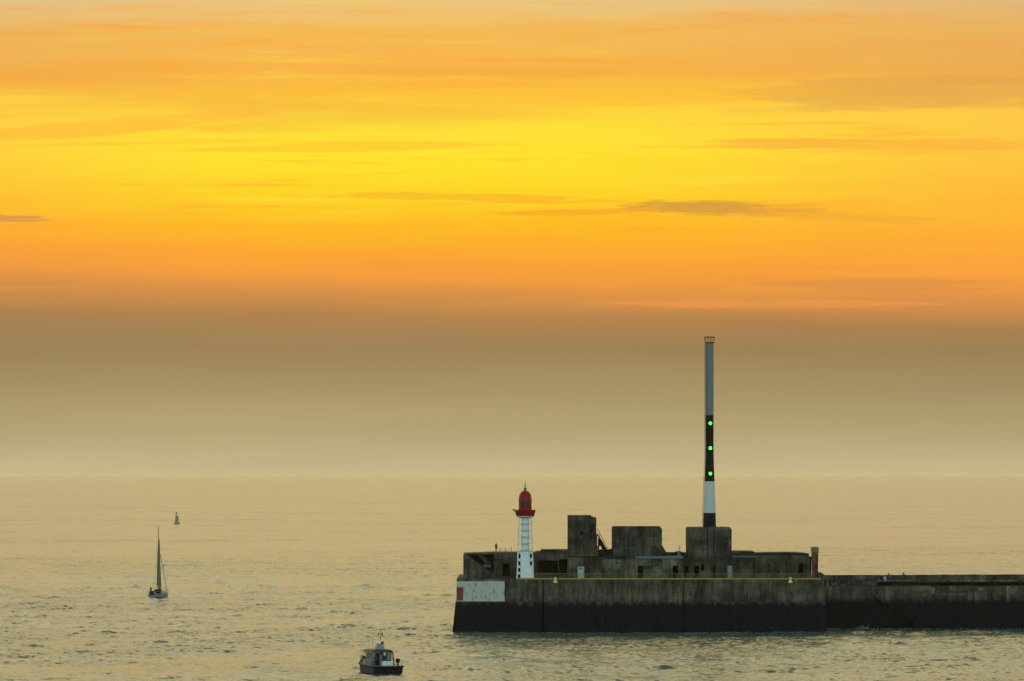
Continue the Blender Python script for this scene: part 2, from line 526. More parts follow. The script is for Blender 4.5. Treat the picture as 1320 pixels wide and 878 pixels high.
def fort_block(root, part, mat, x0, x1, y0, y1, d0, thick, rules=()):
    xs, zs, dep = cells([x0, x1], [y0, y1], d0, list(rules))
    return MB().relief(xs, zs, dep, d0 + thick).build(part, mat, root)


def fpoly(pts, d):
    pc = sum(q[0] for q in pts) / len(pts)
    return [(fs(x, d), fz(y, pc, d)) for x, y in pts]


def fbox(mb, x0, x1, y0, y1, d0, d1):
    pc = (x0 + x1) / 2
    return mb.box((fs(x0, d0), d0, fz(y1, pc, d0)), (fs(x1, d0), d1, fz(y0, pc, d0)))


# ------------------------------------------------------------------ the sea
def build_sea():
    ys = [-6000, -2500, -1000, -300, 60, 250, 350, 400]
    y = 420.0
    while y < 80000:
        ys.append(y)
        y += 0.8 if y < 760 else 0.8 + (y - 760) * 0.0040
    ys = np.array(ys)
    half = np.maximum(ys, 420.0) * 0.154 * 1.18 + 25.0
    inner = np.linspace(-1, 1, 901)
    outer = 1 + np.geomspace(0.02, 300.0, 22)
    cs = np.concatenate([-outer[::-1], inner, outer])
    lim = np.minimum(np.abs(half[:, None] * cs[None, :]), 90000.0 * np.abs(cs[None, :]) / np.abs(cs).max() + half[:, None] * np.minimum(np.abs(cs[None, :]), 1))
    X = np.sign(cs)[None, :] * np.where(np.abs(cs)[None, :] <= 1, half[:, None] * np.abs(cs)[None, :], lim)
    Y = np.repeat(ys[:, None], len(cs), 1)
    stepy = np.gradient(ys)[:, None]
    stepx = np.abs(np.gradient(X, axis=1))
    Z = np.zeros_like(X)
    near = (ys > 400)
    # patches where the wind does and does not ruffle the water
    def lowf(sx, sy, seed, n=24):
        r = np.random.default_rng(seed); o = np.zeros_like(X)
        for i in range(n):
            th = r.uniform(0, 2 * math.pi); ph = r.uniform(0, 2 * math.pi); k = r.uniform(0.5, 1.6)
            o += np.sin(2 * math.pi * k * (X / sx * math.cos(th) + Y / sy * math.sin(th)) + ph)
        return o / math.sqrt(n / 2)
    patch = 0.95 + 0.22 * lowf(60, 45, 5) + 0.30 * lowf(22, 15, 6)
    # slick water trailing behind the head of the breakwater and around the launch
    def streak(x0, y0, x1, y1, wdt, amt):
        L = math.hypot(x1 - x0, y1 - y0); ux, uy = (x1 - x0) / L, (y1 - y0) / L
        s = (X - x0) * ux + (Y - y0) * uy; d = np.abs(-(X - x0) * uy + (Y - y0) * ux)
        e = np.clip(np.minimum(s, L - s) / (0.15 * L), 0, 1)
        return 1 - amt * e * np.exp(-(d / wdt) ** 2)
    def wp(px, py):
        D = H * F / (py - HZ); return ((px - 660) / F * D, D)
    for a, b, wd, am in (((430, 800), (620, 787), 5, 0.6), ((330, 812), (470, 797), 5, 0.55), ((440, 772), (640, 752), 7, 0.55),
                         ((250, 855), (470, 838), 5, 0.65), ((400, 832), (600, 824), 7, 0.6), ((520, 835), (620, 831), 4, 0.4), ((560, 850), (700, 846), 4, 0.4),
                         ((0, 871), (300, 862), 5, 0.5), ((1070, 738), (1330, 732), 25, 0.35)):
        patch *= streak(*wp(*a), *wp(*b), wd, am)
    patch = np.clip(patch, 0.1, 1.9)
    for i in range(110):
        lam = math.exp(rng.uniform(math.log(1.5), math.log(8.0)))
        th = math.radians(rng.normal(-78, 36)); k = 2 * math.pi / lam
        kx, ky = k * math.cos(th), k * math.sin(th)
        a = 0.0195 * lam / (2 * math.pi) * (1.0 if lam > 3 else 0.9)
        ph = rng.uniform(0, 2 * math.pi)
        lim_x = np.clip((lam / max(abs(math.cos(th)), 0.05) / stepx - 2.2) / 2.0, 0, 1)
        lim_y = np.clip((lam / max(abs(math.sin(th)), 0.05) / stepy - 2.0) / 1.2, 0, 1)
        q = np.sin(kx * X + ky * Y + ph)
        Z += a * lim_x * lim_y * patch * (q + 0.25 * np.abs(q))
    # a few long low wash lines from passing traffic
    for (a, b, amp, lam) in ((wp(1010, 731), wp(1400, 726), 0.16, 7.0), (wp(-60, 752), wp(380, 747), 0.18, 6.0), (wp(300, 790), wp(560, 775), 0.12, 5.0), (wp(20, 800), wp(330, 788), 0.12, 5.0)):
        L = math.hypot(b[0] - a[0], b[1] - a[1]); ux, uy = (b[0] - a[0]) / L, (b[1] - a[1]) / L
        s = (X - a[0]) * ux + (Y - a[1]) * uy; d = -(X - a[0]) * uy + (Y - a[1]) * ux
        d = d + 1.2 * np.sin(s * 0.06) + 0.6 * np.sin(s * 0.19 + 1)
        e = np.clip(np.minimum(s, L - s) / (0.2 * L), 0, 1)
        Z += amp * e * np.exp(-(d / lam) ** 2) * np.cos(2 * math.pi * d / lam) * (0.6 + 0.4 * np.sin(s * 0.11 + 0.5 * np.sin(s * .037))) * np.clip(lam / stepy / 3, 0, 1)
    Z[~near] = 0
    nr, nc = X.shape
    co = np.stack([X, Y, Z], -1).reshape(-1, 3).astype(np.float32)
    idx = np.arange(nr * nc).reshape(nr, nc)
    q = np.stack([idx[:-1, :-1], idx[:-1, 1:], idx[1:, 1:], idx[1:, :-1]], -1).reshape(-1, 4)
    me = bpy.data.meshes.new('sea')
    me.vertices.add(len(co)); me.vertices.foreach_set('co', co.ravel())
    me.loops.add(q.size); me.loops.foreach_set('vertex_index', q.ravel().astype(np.int32))
    me.polygons.add(len(q)); me.polygons.foreach_set('loop_start', np.arange(0, q.size, 4, dtype=np.int32))
    me.polygons.foreach_set('use_smooth', np.ones(len(q), dtype=bool))
    me.update(calc_edges=True)
    m, n, b = new_mat('sea_water')
    t = n.add('ShaderNodeTexCoord').outputs['Object']
    mp = n.add('ShaderNodeMapping'); n.l.new(t, mp.inputs[0]); mp.inputs['Scale'].default_value = (0.7, 1.0, 1.0)
    b.inputs['Base Color'].default_value = (0.082, 0.108, 0.078, 1)
    b.inputs['Roughness'].default_value = 0.21
    b.inputs['IOR'].default_value = 1.333
    # wind ripples too short for the mesh: slopes added to the surface normal
    def slopes(vec, scale, detail, amp):
        t_ = n.add('ShaderNodeTexNoise'); n.l.new(vec, t_.inputs['Vector'])
        t_.inputs['Scale'].default_value = scale; t_.inputs['Detail'].default_value = detail; t_.inputs['Roughness'].default_value = 0.6
        a_ = n.add('ShaderNodeVectorMath', operation='SUBTRACT'); n.l.new(t_.outputs['Color'], a_.inputs[0]); a_.inputs[1].default_value = (0.5, 0.5, 0.5)
        m_ = n.add('ShaderNodeVectorMath', operation='MULTIPLY'); n.l.new(a_.outputs[0], m_.inputs[0])
        n.put(m_.inputs[1], n.comb(amp, amp, 0.0))
        return m_.outputs[0]
    mp3 = n.add('ShaderNodeMapping'); n.l.new(t, mp3.inputs[0]); mp3.inputs['Scale'].default_value = (0.55, 1.0, 1.0)
    gust = n.noise(mp3.outputs[0], 0.035, 5, 0.65)
    gust2 = n.noise(mp3.outputs[0], 0.006, 3, 0.5)
    ga = n.m('ADD', n.maprange(gust, 0.35, 0.65, 0.45, 1.15), n.maprange(gust2, 0.35, 0.65, -0.28, 0.35))
    v1 = slopes(mp.outputs[0], 1.3, 3, n.m('MULTIPLY', ga, 2.2))
    v2 = slopes(mp3.outputs[0], 0.16, 3, n.m('MULTIPLY', ga, 1.0))
    mp4 = n.add('ShaderNodeMapping'); n.l.new(t, mp4.inputs[0]); mp4.inputs['Scale'].default_value = (0.7, 0.35, 1.0)
    v3 = slopes(mp4.outputs[0], 0.06, 4, n.m('MULTIPLY', ga, 0.50))
    va = n.add('ShaderNodeVectorMath', operation='ADD'); n.l.new(v2, va.inputs[0]); n.l.new(v3, va.inputs[1]); v2 = va.outputs[0]
    ge = n.add('ShaderNodeNewGeometry')
    s1_ = n.add('ShaderNodeVectorMath', operation='ADD'); n.l.new(v1, s1_.inputs[0]); n.l.new(v2, s1_.inputs[1])
    s2_ = n.add('ShaderNodeVectorMath', operation='ADD'); n.l.new(s1_.outputs[0], s2_.inputs[0]); n.l.new(ge.outputs['Normal'], s2_.inputs[1])
    s3_ = n.add('ShaderNodeVectorMath', operation='NORMALIZE'); n.l.new(s2_.outputs[0], s3_.inputs[0])
    n.l.new(s3_.outputs[0], b.inputs['Normal'])
    me.materials.append(m)
    o = bpy.data.objects.new('sea', me); COL.objects.link(o); o['kind'] = 'structure'
    return o


build_sea()

# ------------------------------------------------------------------ haze over the sea
hz = MB().box((-96000, -7000, -3.5), (96000, 82500, 72.0)).build('haze', M_FOAM)
hz['kind'] = 'stuff'
hm = bpy.data.materials.new('haze_air'); hm.use_nodes = True
hm.node_tree.nodes.clear(); hn = NT(hm.node_tree)
pv = hn.add('ShaderNodeVolumePrincipled'); ho = hn.add('ShaderNodeOutputMaterial')
pv.inputs['Color'].default_value = (0.99, 0.96, 0.90, 1)
pv.inputs['Density'].default_value = 0.000021
pv.inputs['Anisotropy'].default_value = 0.7
hn.l.new(pv.outputs[0], ho.inputs['Volume'])
hz.data.materials.clear(); hz.data.materials.append(hm)

# ------------------------------------------------------------------ breakwater head
def seawall():
    o = fort_thing('breakwater', 'massive concrete breakwater end block painted white and red at its left corner', 'breakwater', 830, 0.0, 0.0)
    top = DECK; mid_z = fz(776, 830, 0.0)
    # upper wall with joints
    xs, zs, dep = cells([588.5, 1063], [747.3, 776], 0.0,
                        [(698.9, 701.6, 747.3, 776, 0.9), (880.2, 882.0, 747.3, 776, 0.8), (651.8, 665, 747.3, 776, 0.12), (793.6, 794.3, 747.3, 776, 0.1), (980.6, 981.3, 747.3, 776, 0.1),
                         (1040, 1040.7, 747.3, 776, 0.1)])
    zs = [mid_z, top]; dep = dep[:1]
    MB().relief(xs, zs, dep, 34.0).build('upper_wall', M_WALL, o)
    # battered lower wall
    b = MB()
    def seg(xa, xb, da, batl, batr):
        sa, sb = fs(xa), fs(xb); zt = mid_z - 0.003; g = 1.1
        vs = [(sa, da, zt), (sb, da, zt), (sb, 35.0, zt), (sa, 35.0, zt), (sa - batl, da - g, -2.5), (sb + batr, da - g, -2.5), (sb + batr, 35.4, -2.5), (sa - batl, 35.4, -2.5)]
        b.poly(vs, [(0, 1, 2, 3), (7, 6, 5, 4), (4, 5, 1, 0), (5, 6, 2, 1), (6, 7, 3, 2), (7, 4, 0, 3)])
    seg(587.2, 699.0, -0.18, 0.85, 0.0); seg(701.4, 880.3, -0.18, 0, 0); seg(881.9, 1064.5, -0.18, 0, 0.25)
    fbox(b, 697, 703, 777, 818, 1.2, 30.0); fbox(b, 879, 883.4, 777, 818, 1.2, 30.0)
    b.build('lower_wall', M_WALL, o)
    q = MB(); fbox(q, 588.52, 650.5, 749.3, 775.3, -0.035, 0.0); q.build('painted_panel', M_FLAKE, o)['label'] = 'flaking white paint'
    q = MB(); fbox(q, 588.54, 597, 757, 774.3, -0.06, -0.036); q.build('painted_panel', M_REDP, o)['label'] = 'faded red paint'
    q = MB(); fbox(q, 666, 1058.5, 745.2, 747.25, 0.05, 0.55); q.build('edge_kerb', M_YEL, o)
    for i in range(34):   # lime leaks and repair scars standing proud of the face
        x = random.uniform(668, 1050); yy = random.uniform(750, 764); hgt = random.uniform(5, 13); wd = random.uniform(0.4, 1.6)
        if any(abs(x - j) < 3 for j in (700, 881, 793.9, 981, 1040.3)): continue
        fbox(MB(), x, x + wd, yy, min(yy + hgt, 775), -0.015 - 0.004 * (i % 7), 0.0).build('repair_patch', M_CONB, o)
    fbox(MB(), 1019.5, 1023.5, 762, 775, -0.05, 0.0).build('lime_streak', M_CON2, o); fbox(MB(), 676.3, 677, 749, 775, -0.05, 0.0).build('lime_streak', M_CON2, o)
    return o


seawall()


def breakwater_arm():
    """long lower mole running off to the right behind the head"""
    Y0 = 658.0
    def ax(px): return (px - 660) / F * Y0
    def ay(py): return H - (py - HZ) / F * Y0
    o = thing('breakwater', 'long low concrete breakwater running off to the right, lower than the bunkers', 'breakwater', (ax(1200), Y0, 0))
    o['_o'] = (ax(1200), Y0, 0)
    xe = 1420
    b = MB()
    b.prism([(ax(1049), -2.5), (ax(xe), -2.5), (ax(xe), ay(755.5)), (ax(1049), ay(755.5))], Y0, Y0 + 14)
    b.build('mole_wall', M_WALL, o)
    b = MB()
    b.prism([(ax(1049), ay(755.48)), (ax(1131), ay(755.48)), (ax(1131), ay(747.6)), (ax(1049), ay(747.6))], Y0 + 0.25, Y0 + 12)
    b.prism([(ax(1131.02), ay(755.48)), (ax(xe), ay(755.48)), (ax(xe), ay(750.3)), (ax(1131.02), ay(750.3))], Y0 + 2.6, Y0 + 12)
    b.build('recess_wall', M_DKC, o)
    b = MB()
    b.prism([(ax(1131.02), ay(750.28)), (ax(xe), ay(750.28)), (ax(xe), ay(747.4)), (ax(1131.02), ay(747.4))], Y0 + 0.1, Y0 + 9)
    b.build('ledge', M_CONB, o)
    b = MB()
    pts = [(ax(1049), ay(747.38))]
    pts += [(ax(xe), ay(747.38)), (ax(xe), ay(740.4))]
    xx = xe
    r = random.Random(3)
    while xx > 1075:
        xx -= r.uniform(8, 22); pts.append((ax(max(xx, 1050)), ay(740.8 + (1320 - max(xx, 1068)) * 0.0036 + r.uniform(-0.15, 0.15))))
    pts.append((ax(1049), ay(741.9)))
    b.prism(pts, Y0 + 0.9, Y0 + 1.9)
    b.build('parapet', M_WALL, o)
    b = MB().box((ax(1050), Y0 + 1.92, ay(748.5)), (ax(xe), Y0 + 11, ay(748.4) + 0.1)); b.build('walkway', M_CON, o)
    b = MB(); n = 16
    for i in range(n):   # flight of landing steps cut across the face
        xa = 1124 + i * 3.6; ya = 764 + i * 2.5
        b.box((ax(xa), Y0 - 1.0, ay(ya + 4.2)), (ax(xa + 3.58), Y0 - 0.003, ay(ya)))
    b.build('landing_steps', M_WALL, o)
    b = MB()
    for px, py, wd, hg in ((1094, 750, 1.6, 4), (1072, 751, 9, 3), (1084, 753, 6, 2), (1112, 748.6, 18, 6), (1189, 757, 4, 12), (1200, 757, 5, 8), (1232, 758, 3, 10), (1260, 757.5, 9, 6), (1215, 765, 30, 2), (1300, 758, 8, 7)):
        y0 = Y0 + (0.25 if px < 1125 else 0)
        MB().box((ax(px), y0 - 0.03, ay(py + hg)), (ax(px + wd), y0 - 0.001, ay(py))).build('render_patch', M_CON2, o)
    return ax, ay, Y0


AX, AY, AY0 = breakwater_arm()

# ------------------------------------------------------------------ bunkers on the head
G = 'concrete bunkers on the breakwater head'


def stair_bunker():
    o = fort_thing('stair_bunker', 'low bunker at the left end with a sloping stair wall and one dark doorway', 'bunker', 640, 5.0, DECK, G)
    fort_block(o, 'rear_wall', M_DKC, 598.0, 637.2, 714.6, 748.5, 8.0, 7.0)
    fort_block(o, 'front_wall', M_CON, 637.2, 690.3, 712.2, 748.5, 4.6, 9.0,
               [(647.6, 657.4, 726.5, 743.0, 7.5), (637.2, 640.0, 712.2, 748.5, -0.15), (657.8, 659.2, 716, 746, -0.12), (672, 690.3, 716, 720, 0.2)])
    MB().prism(fpoly([(597.2, 714.4), (600.5, 714.4), (645.2, 746.0), (645.2, 748.5), (597.2, 748.5)], 4.0), 4.0, 4.5).build('stair_parapet', M_CONB, o)
    MB().prism(fpoly([(613, 713.6), (620, 713.6), (633.8, 727.6), (631, 730)], 5.9), 5.9, 6.5).build('stair_string', M_CON, o)
    q = MB(); fbox(q, 623, 633, 728.2, 731.5, 5.2, 5.88); q.build('landing', M_CON2, o)
    q = MB()
    for i in range(12):
        xa = 602 + i * 3.4; ya = 718 + i * 2.5
        fbox(q, xa, xa + 3.38, ya, 748.4, 4.52, 5.6)
    q.build('stair_flight', M_DKC, o)
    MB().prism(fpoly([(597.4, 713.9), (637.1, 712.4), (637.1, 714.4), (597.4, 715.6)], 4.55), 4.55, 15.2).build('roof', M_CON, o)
    return o


stair_bunker()


def shelter_bunker():
    o = fort_thing('open_front_bunker', 'low bunker with a wide black opening between the lighthouse and the tall tower', 'bunker', 712, 5.0, DECK, G)
    fort_block(o, 'wall', M_CON, 690.4, 732.3, 711.3, 748.5, 5.0, 9.0,
               [(693, 719.5, 722.5, 738.5, 8.6), (720.6, 731, 721, 741.0, 6.2), (690.4, 692, 713, 748.5, -0.12), (693, 731, 741.2, 742.2, 0.3)])
    q = MB(); fbox(q, 697.2, 732.2, 708.9, 711.25, 4.7, 13.5); q.build('roof', M_CON, o)
    return o


shelter_bunker()


def watch_tower():
    o = fort_thing('observation_tower', 'tall square concrete tower with small dark windows and a white door at its foot', 'tower', 752, 4.4, DECK, G)
    fort_block(o, 'wall', M_CON, 732.4, 770.6, 664.5, 717.0, 4.4, 8.0,
               [(762.2, 770.6, 664.5, 667.2, None), (768.8, 770.6, 667, 690, None), (769.8, 770.6, 690, 704, None), (748.4, 751.6, 684.6, 690.0, 4.0), (751.5, 753.0, 705.2, 708.4, 0.6),
                (759.2, 767.0, 675.8, 697.0, 0.55), (762, 764.5, 681.6, 686.4, 4), (756.6, 758.8, 697, 717, -0.12), (732.4, 733.6, 664.5, 717, 0.05), (740, 741, 706, 707, .3), (745, 746, 714, 715, .3)])
    fort_block(o, 'base', M_CON, 731.9, 775.2, 718.3, 748.5, 4.3, 8.4,
               [(744.2, 753.4, 730.0, 746.6, 0.6), (754.6, 757.4, 718.3, 748.5, -0.18), (762, 768, 721, 723.5, 0.4), (773.6, 775.2, 731, 733.5, .3)])
    q = MB(); fbox(q, 731.8, 773.0, 717.02, 718.28, 4.1, 12.4); q.build('string_course', M_DKC, o)
    d = MB(); fbox(d, 744.4, 753.2, 730.3, 746.5, 4.55, 4.8); d = d.build('door', M_DOORW, o); d['label'] = 'white door'
    h = MB(); fbox(h, 751.6, 752.2, 738, 739, 4.45, 4.549); h.build('handle', M_DARK, d)
    h = MB(); fbox(h, 746, 751, 732, 734.5, 4.5, 4.549); h.build('sign_plate', M_BLUED, d)
    # the broken chamfer beside the roof
    MB().prism(fpoly([(760.8, 664.45), (762.9, 666.0), (768.0, 667.2), (762.15, 667.2), (760.8, 667.2)], 4.9), 4.9, 11.9).build('broken_corner', M_DKC, o)
    return o


watch_tower()


def tower_stair():
    d0 = 7.2
    o = fort_thing('steel_stair', 'dark steel stair leaning down from the tall tower to the bunker roof', 'stairs', 778, d0, fz(708, 778, d0))
    a = lambda x, y, d: (fs(x, d), d, fz(y, x, d))
    for d in (d0, d0 + 0.95):
        MB().tube([a(769.6, 688, d), (a(782.5, 709.5, d))], 0.14, 6).build('stringer', M_DARK, o)
    q = MB()
    for i in range(11):
        t = (i + 0.5) / 11
        x = 769.6 + 12.9 * t; y = 688 + 21.5 * t
        s, _, z = a(x, y, d0)
        q.box((s - 0.28, d0 + 0.05, z - 0.02), (s + 0.02, d0 + 0.9, z + 0.03))
    q.build('tread', M_DARK, o)
    for d in (d0, d0 + 0.95):
        q = MB(); q.tube([a(769.8, 681.5, d), a(783.2, 706.5, d)], 0.06, 6)
        for t in (0.25, 0.6, 0.95): q.tube([a(769.8 + 13.4 * t, 681.5 + 25 * t, d), a(769.6 + 12.9 * t, 688 + 21.5 * t, d)], 0.045, 6)
        q.build('handrail', M_DARK, o)
    MB().prism(fpoly([(770.8, 694), (772.6, 694), (781.0, 708.6), (776, 708.6), (774.5, 704), (772.6, 704), (772.2, 708.6), (770.8, 708.6)], d0 + 1.4), d0 + 1.4, d0 + 1.9).build('brace', M_DARK, o)
    return o


tower_stair()


def long_bunker():
    o = fort_thing('long_bunker', 'long pale low bunker with patched render and two dark doorways under the middle casemate', 'bunker', 830, 5.2, DECK, G)
    rules = [(822.2, 829.0, 729.2, 746.4, 8), (829.0, 838.6, 729.5, 746.4, 0.25), (867.2, 874.6, 729.2, 746.4, 8), (793.6, 796.0, 724.2, 726.6, 1.0),
             (803.4, 817.8, 725.5, 747, 0.16), (798.4, 803.4, 735, 747, 0.22), (818, 819.4, 721, 747, -0.12), (834, 839.6, 721.5, 730, -0.06), (861, 863.4, 722, 728, -0.06), (862.8, 864, 729, 747, .12), (775.3, 779, 721, 747, .1), (809, 811, 728, 730.5, .9), (846, 848.2, 733, 737, .8), (856.6, 858.4, 736, 740, .6)]
    fort_block(o, 'wall', M_CON2, 775.3, 880.6, 720.2, 748.5, 5.2, 10.0, rules)
    q = MB(); fbox(q, 818.5, 880.9, 717.4, 720.15, 4.9, 15.0); q.build('roof', M_TEAL, o)
    q = MB(); fbox(q, 773.2, 818.45, 716.8, 720.15, 5.0, 15.0); q.build('roof', M_DKC, o)
    for xa, xb, ya, yb in ((784, 792.5, 721.5, 733), (796.3, 803, 721.5, 732.5), (834.3, 839.3, 721.8, 729.4), (861.2, 863.2, 722.3, 727.8), (841, 848, 731, 744), (778.5, 782.5, 730, 741)):
        fbox(MB(), xa, xb, ya, yb, 5.155 if xa != 834.3 and xa != 861.2 else 5.12, 5.199 if xa != 834.3 and xa != 861.2 else 5.139).build('render_patch', M_CON3, o)
    q = MB(); fbox(q, 815.6, 817.6, 735.5, 746.5, 5.05, 5.19); q.build('yellow_panel', M_YELD, o)
    return o


long_bunker()


def rear_wall():
    o = fort_thing('rear_parapet', 'dark concrete wall on the roof between the tall tower and the middle gun casemate', 'wall', 780, 9.0, fz(716.8, 780, 9.0), G)
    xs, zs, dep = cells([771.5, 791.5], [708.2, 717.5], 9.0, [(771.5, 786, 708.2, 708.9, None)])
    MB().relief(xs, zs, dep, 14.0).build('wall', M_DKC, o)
    q = fort_thing('roof_upstand', 'low dark concrete upstand on the roof between the two square casemates', 'wall', 870, 9.5, fz(717, 870, 9.5), G)
    xs, zs, dep = cells([858.3, 889], [711.6, 717.6], 9.5, [(858.3, 872, 711.6, 712.3, None), (880, 889, 711.6, 712.6, None)])
    MB().relief(xs, zs, dep, 14.0).build('wall', M_DKC, q)
    g_ = MB(); fbox(g_, 881.2, 888.9, 717.62, 722.24, 9.6, 14.0); g_.build('wall', M_DKC, q)


rear_wall()


def casemate_mid():
    o = fort_thing('casemate', 'blank square concrete casemate in the middle of the roof with a flared right foot', 'bunker', 822, 8.0, fz(717, 822, 8.0), G)
    fort_block(o, 'wall', M_CON, 790.3, 853.4, 679.0, 717.2, 8.0, 9.5,
               [(790.3, 853.4, 679.0, 680.0, -0.1), (851.6, 853.4, 679, 681.2, None), (790.3, 791.4, 679, 680.2, None), (809, 810, 680, 717.2, 0.08), (842.6, 843.6, 680, 717.2, 0.08), (825.4, 826.8, 682.4, 684.0, .4), (848, 849, 682, 683.4, .4)])
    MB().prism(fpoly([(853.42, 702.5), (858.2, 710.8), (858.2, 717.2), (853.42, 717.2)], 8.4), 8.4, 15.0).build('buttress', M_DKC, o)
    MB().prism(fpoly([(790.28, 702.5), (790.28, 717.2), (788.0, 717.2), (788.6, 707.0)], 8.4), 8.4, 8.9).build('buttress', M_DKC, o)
    return o


casemate_mid()


def casemate_right():
    d0 = 7.0
    o = fort_thing('casemate', 'square concrete casemate with a front ladder, carrying the tall banded signal mast', 'bunker', 915, d0, fz(722, 915, d0), G)
    fort_block(o, 'wall', M_CON, 887.6, 943.2, 680.0, 722.0, d0, 10.5,
               [(911.2, 913.2, 680.8, 722, 0.5), (919.2, 920.6, 681, 722, 0.25), (932.2, 938.4, 692.4, 712, 0.5), (902.2, 903.8, 697.4, 700.2, .5), (929.0, 931.0, 711.6, 716, .8),
                (887.6, 889, 680, 722, 0.06), (941.8, 943.2, 680, 682, None), (887.6, 888.8, 680, 681, None), (921, 932, 691, 692, .1)])
    q = MB()
    d = d0 - 0.25
    for x in (914.2, 918.0):
        q.tube([(fs(x, d), d, fz(679, x, d)), (fs(x, d), d, fz(726.5, x, d))], 0.045, 6)
    for i in range(24):
        y = 680.5 + i * 1.95
        q.tube([(fs(914.2, d), d, fz(y, 916, d)), (fs(918.0, d), d, fz(y, 916, d))], 0.03, 5)
    q.build('ladder', M_METAL, o)
    q = MB()
    d = d0 - 0.62
    for y in (684, 689, 694, 699, 704, 709, 714):
        z = fz(y, 916, d0); s = fs(916.1, d0)
        pts = [(s + 0.36 * math.cos(t), d0 - 0.28 + 0.42 * -math.sin(t), z) for t in [math.pi * k / 6 for k in range(7)]]
        MB().tube(pts, 0.025, 5).build('cage_hoop', M_METAL, o)
    return o


casemate_right()


def frontage_right():
    o = fort_thing('doorway_bunker', 'low broken roofed bunker with a row of black doorways below the signal mast', 'bunker', 902, 5.6, DECK, G)
    fort_block(o, 'wall', M_CON, 881.0, 922.6, 722.3, 748.5, 5.6, 10.3,
               [(882.0, 887.4, 730, 746.8, 8.2), (894.8, 901.4, 729.5, 746.8, 8.2), (903.2, 907.8, 727.4, 735.6, 6), (919.6, 922.2, 731, 746.8, 6), (888.2, 889.4, 724, 748, -.1), (910.8, 911.8, 724, 748, -.08)])
    MB().prism(fpoly([(881.2, 720.4), (890, 719.6), (899, 721.0), (912, 718.8), (922.4, 719.6), (922.4, 722.25), (912, 723.2), (899, 722.28), (881.2, 722.25)], 5.2), 5.2, 6.88).build('roof', M_DKC, o)
    o = fort_thing('blue_door_bunker', 'low concrete bunker with a pale blue door right of the ladder', 'bunker', 948, 5.3, DECK, G)
    fort_block(o, 'wall', M_CON, 922.8, 972.4, 713.6, 748.5, 5.3, 1.6,
               [(937.6, 944.2, 729, 746.6, 0.3), (927.6, 932.2, 741, 744.4, .5), (949, 950.4, 719, 748, .18), (954.6, 956, 719, 748, .1), (922.8, 943.2, 713.6, 716.8, None), (922.8, 925, 718, 748, -.1)])
    q = MB(); fbox(q, 943.6, 972.4, 713.6, 748.5, 6.91, 15.0); q.build('rear_wall', M_CON, o)
    q = MB(); fbox(q, 943.3, 972.5, 711.0, 713.55, 5.0, 15.0); q.build('roof', M_CON, o)
    q = MB(); fbox(q, 944.2, 976.5, 716.9, 718.4, 5.08, 5.29); q.build('flashing', M_TEAL, o)
    q = MB(); fbox(q, 937.8, 944.0, 729.3, 746.5, 5.4, 5.58); dd = q.build('door', M_BLUED, o); dd['label'] = 'pale blue door'
    q = MB(); fbox(q, 938.4, 939, 738, 739.2, 5.3, 5.399); q.build('handle', M_DARK, dd)
    o = fort_thing('end_bunker', 'low dark concrete bunker at the right end with a single narrow black doorway', 'bunker', 1010, 5.5, DECK, G)
    fort_block(o, 'wall', M_CON, 972.7, 1046.2, 715.4, 748.5, 5.5, 9.0,
               [(1029.2, 1035.8, 726.2, 742.4, 7.0), (1012.6, 1014.4, 720, 748, .3), (982, 983.2, 718, 748, -.08), (1042.4, 1046.2, 715.4, 717.6, None), (972.7, 1042, 718.4, 719.2, -.1), (1038.5, 1039.4, 718, 748, .1), (990, 992.4, 727, 731, .9), (1003, 1004.8, 735, 738, .6), (976, 977.6, 723, 726, .6)])
    MB().prism(fpoly([(973, 713.3), (1000, 712.7), (1020, 712.6), (1034, 713.0), (1043.4, 714.0), (1043.4, 715.36), (973, 715.36)], 5.2), 5.2, 14.4).build('roof', M_DKC, o)


frontage_right()


def end_pieces():
    d0 = 4.2
    o = fort_thing('brick_pillar', 'tall rusty red pillar with a pale cap at the right end of the bunkers', 'pillar', 1051, d0, DECK)
    MB().prism(fpoly([(1046.9, 711.8), (1055.0, 711.8), (1054.2, 748), (1048.0, 748)], d0), d0, d0 + 1.6).build('shaft', M_RUSTC, o)
    MB().prism(fpoly([(1046.2, 705.6), (1048, 704.9), (1055.2, 705.3), (1055.6, 711.75), (1046.6, 711.75)], d0 - 0.15), d0 - 0.15, d0 + 1.8).build('cap', M_YELD, o)
    q = MB()
    r = random.Random(5)
    for i in range(9):
        x = r.uniform(1051.5, 1053.2); y = 713 + i * 3.2
        fbox(MB(), x, x + r.uniform(.4, .9), y, y + r.uniform(.6, 1.6), d0 - .02 - .003 * i, d0).build('spalled_patch', M_CON2, o)
    o = fort_thing('ramp_wall', 'short sloping concrete wing wall stepping down from the head to the breakwater arm', 'wall', 1061, 1.0, DECK)
    MB().prism(fpoly([(1055.5, 738.2), (1058, 738.4), (1068.5, 745.6), (1068.5, 757), (1064.6, 757), (1064.6, 747.2), (1055.5, 747.2)], 1.0), 1.0, 9.0).build('wall', M_CONB, o)
    q = MB().prism(fpoly([(1055.4, 737.4), (1058, 737.6), (1068.6, 744.8), (1068.6, 745.55), (1058, 738.36), (1055.4, 738.16)], .9), .9, 1.5).build('handrail', M_YELD, o)


end_pieces()


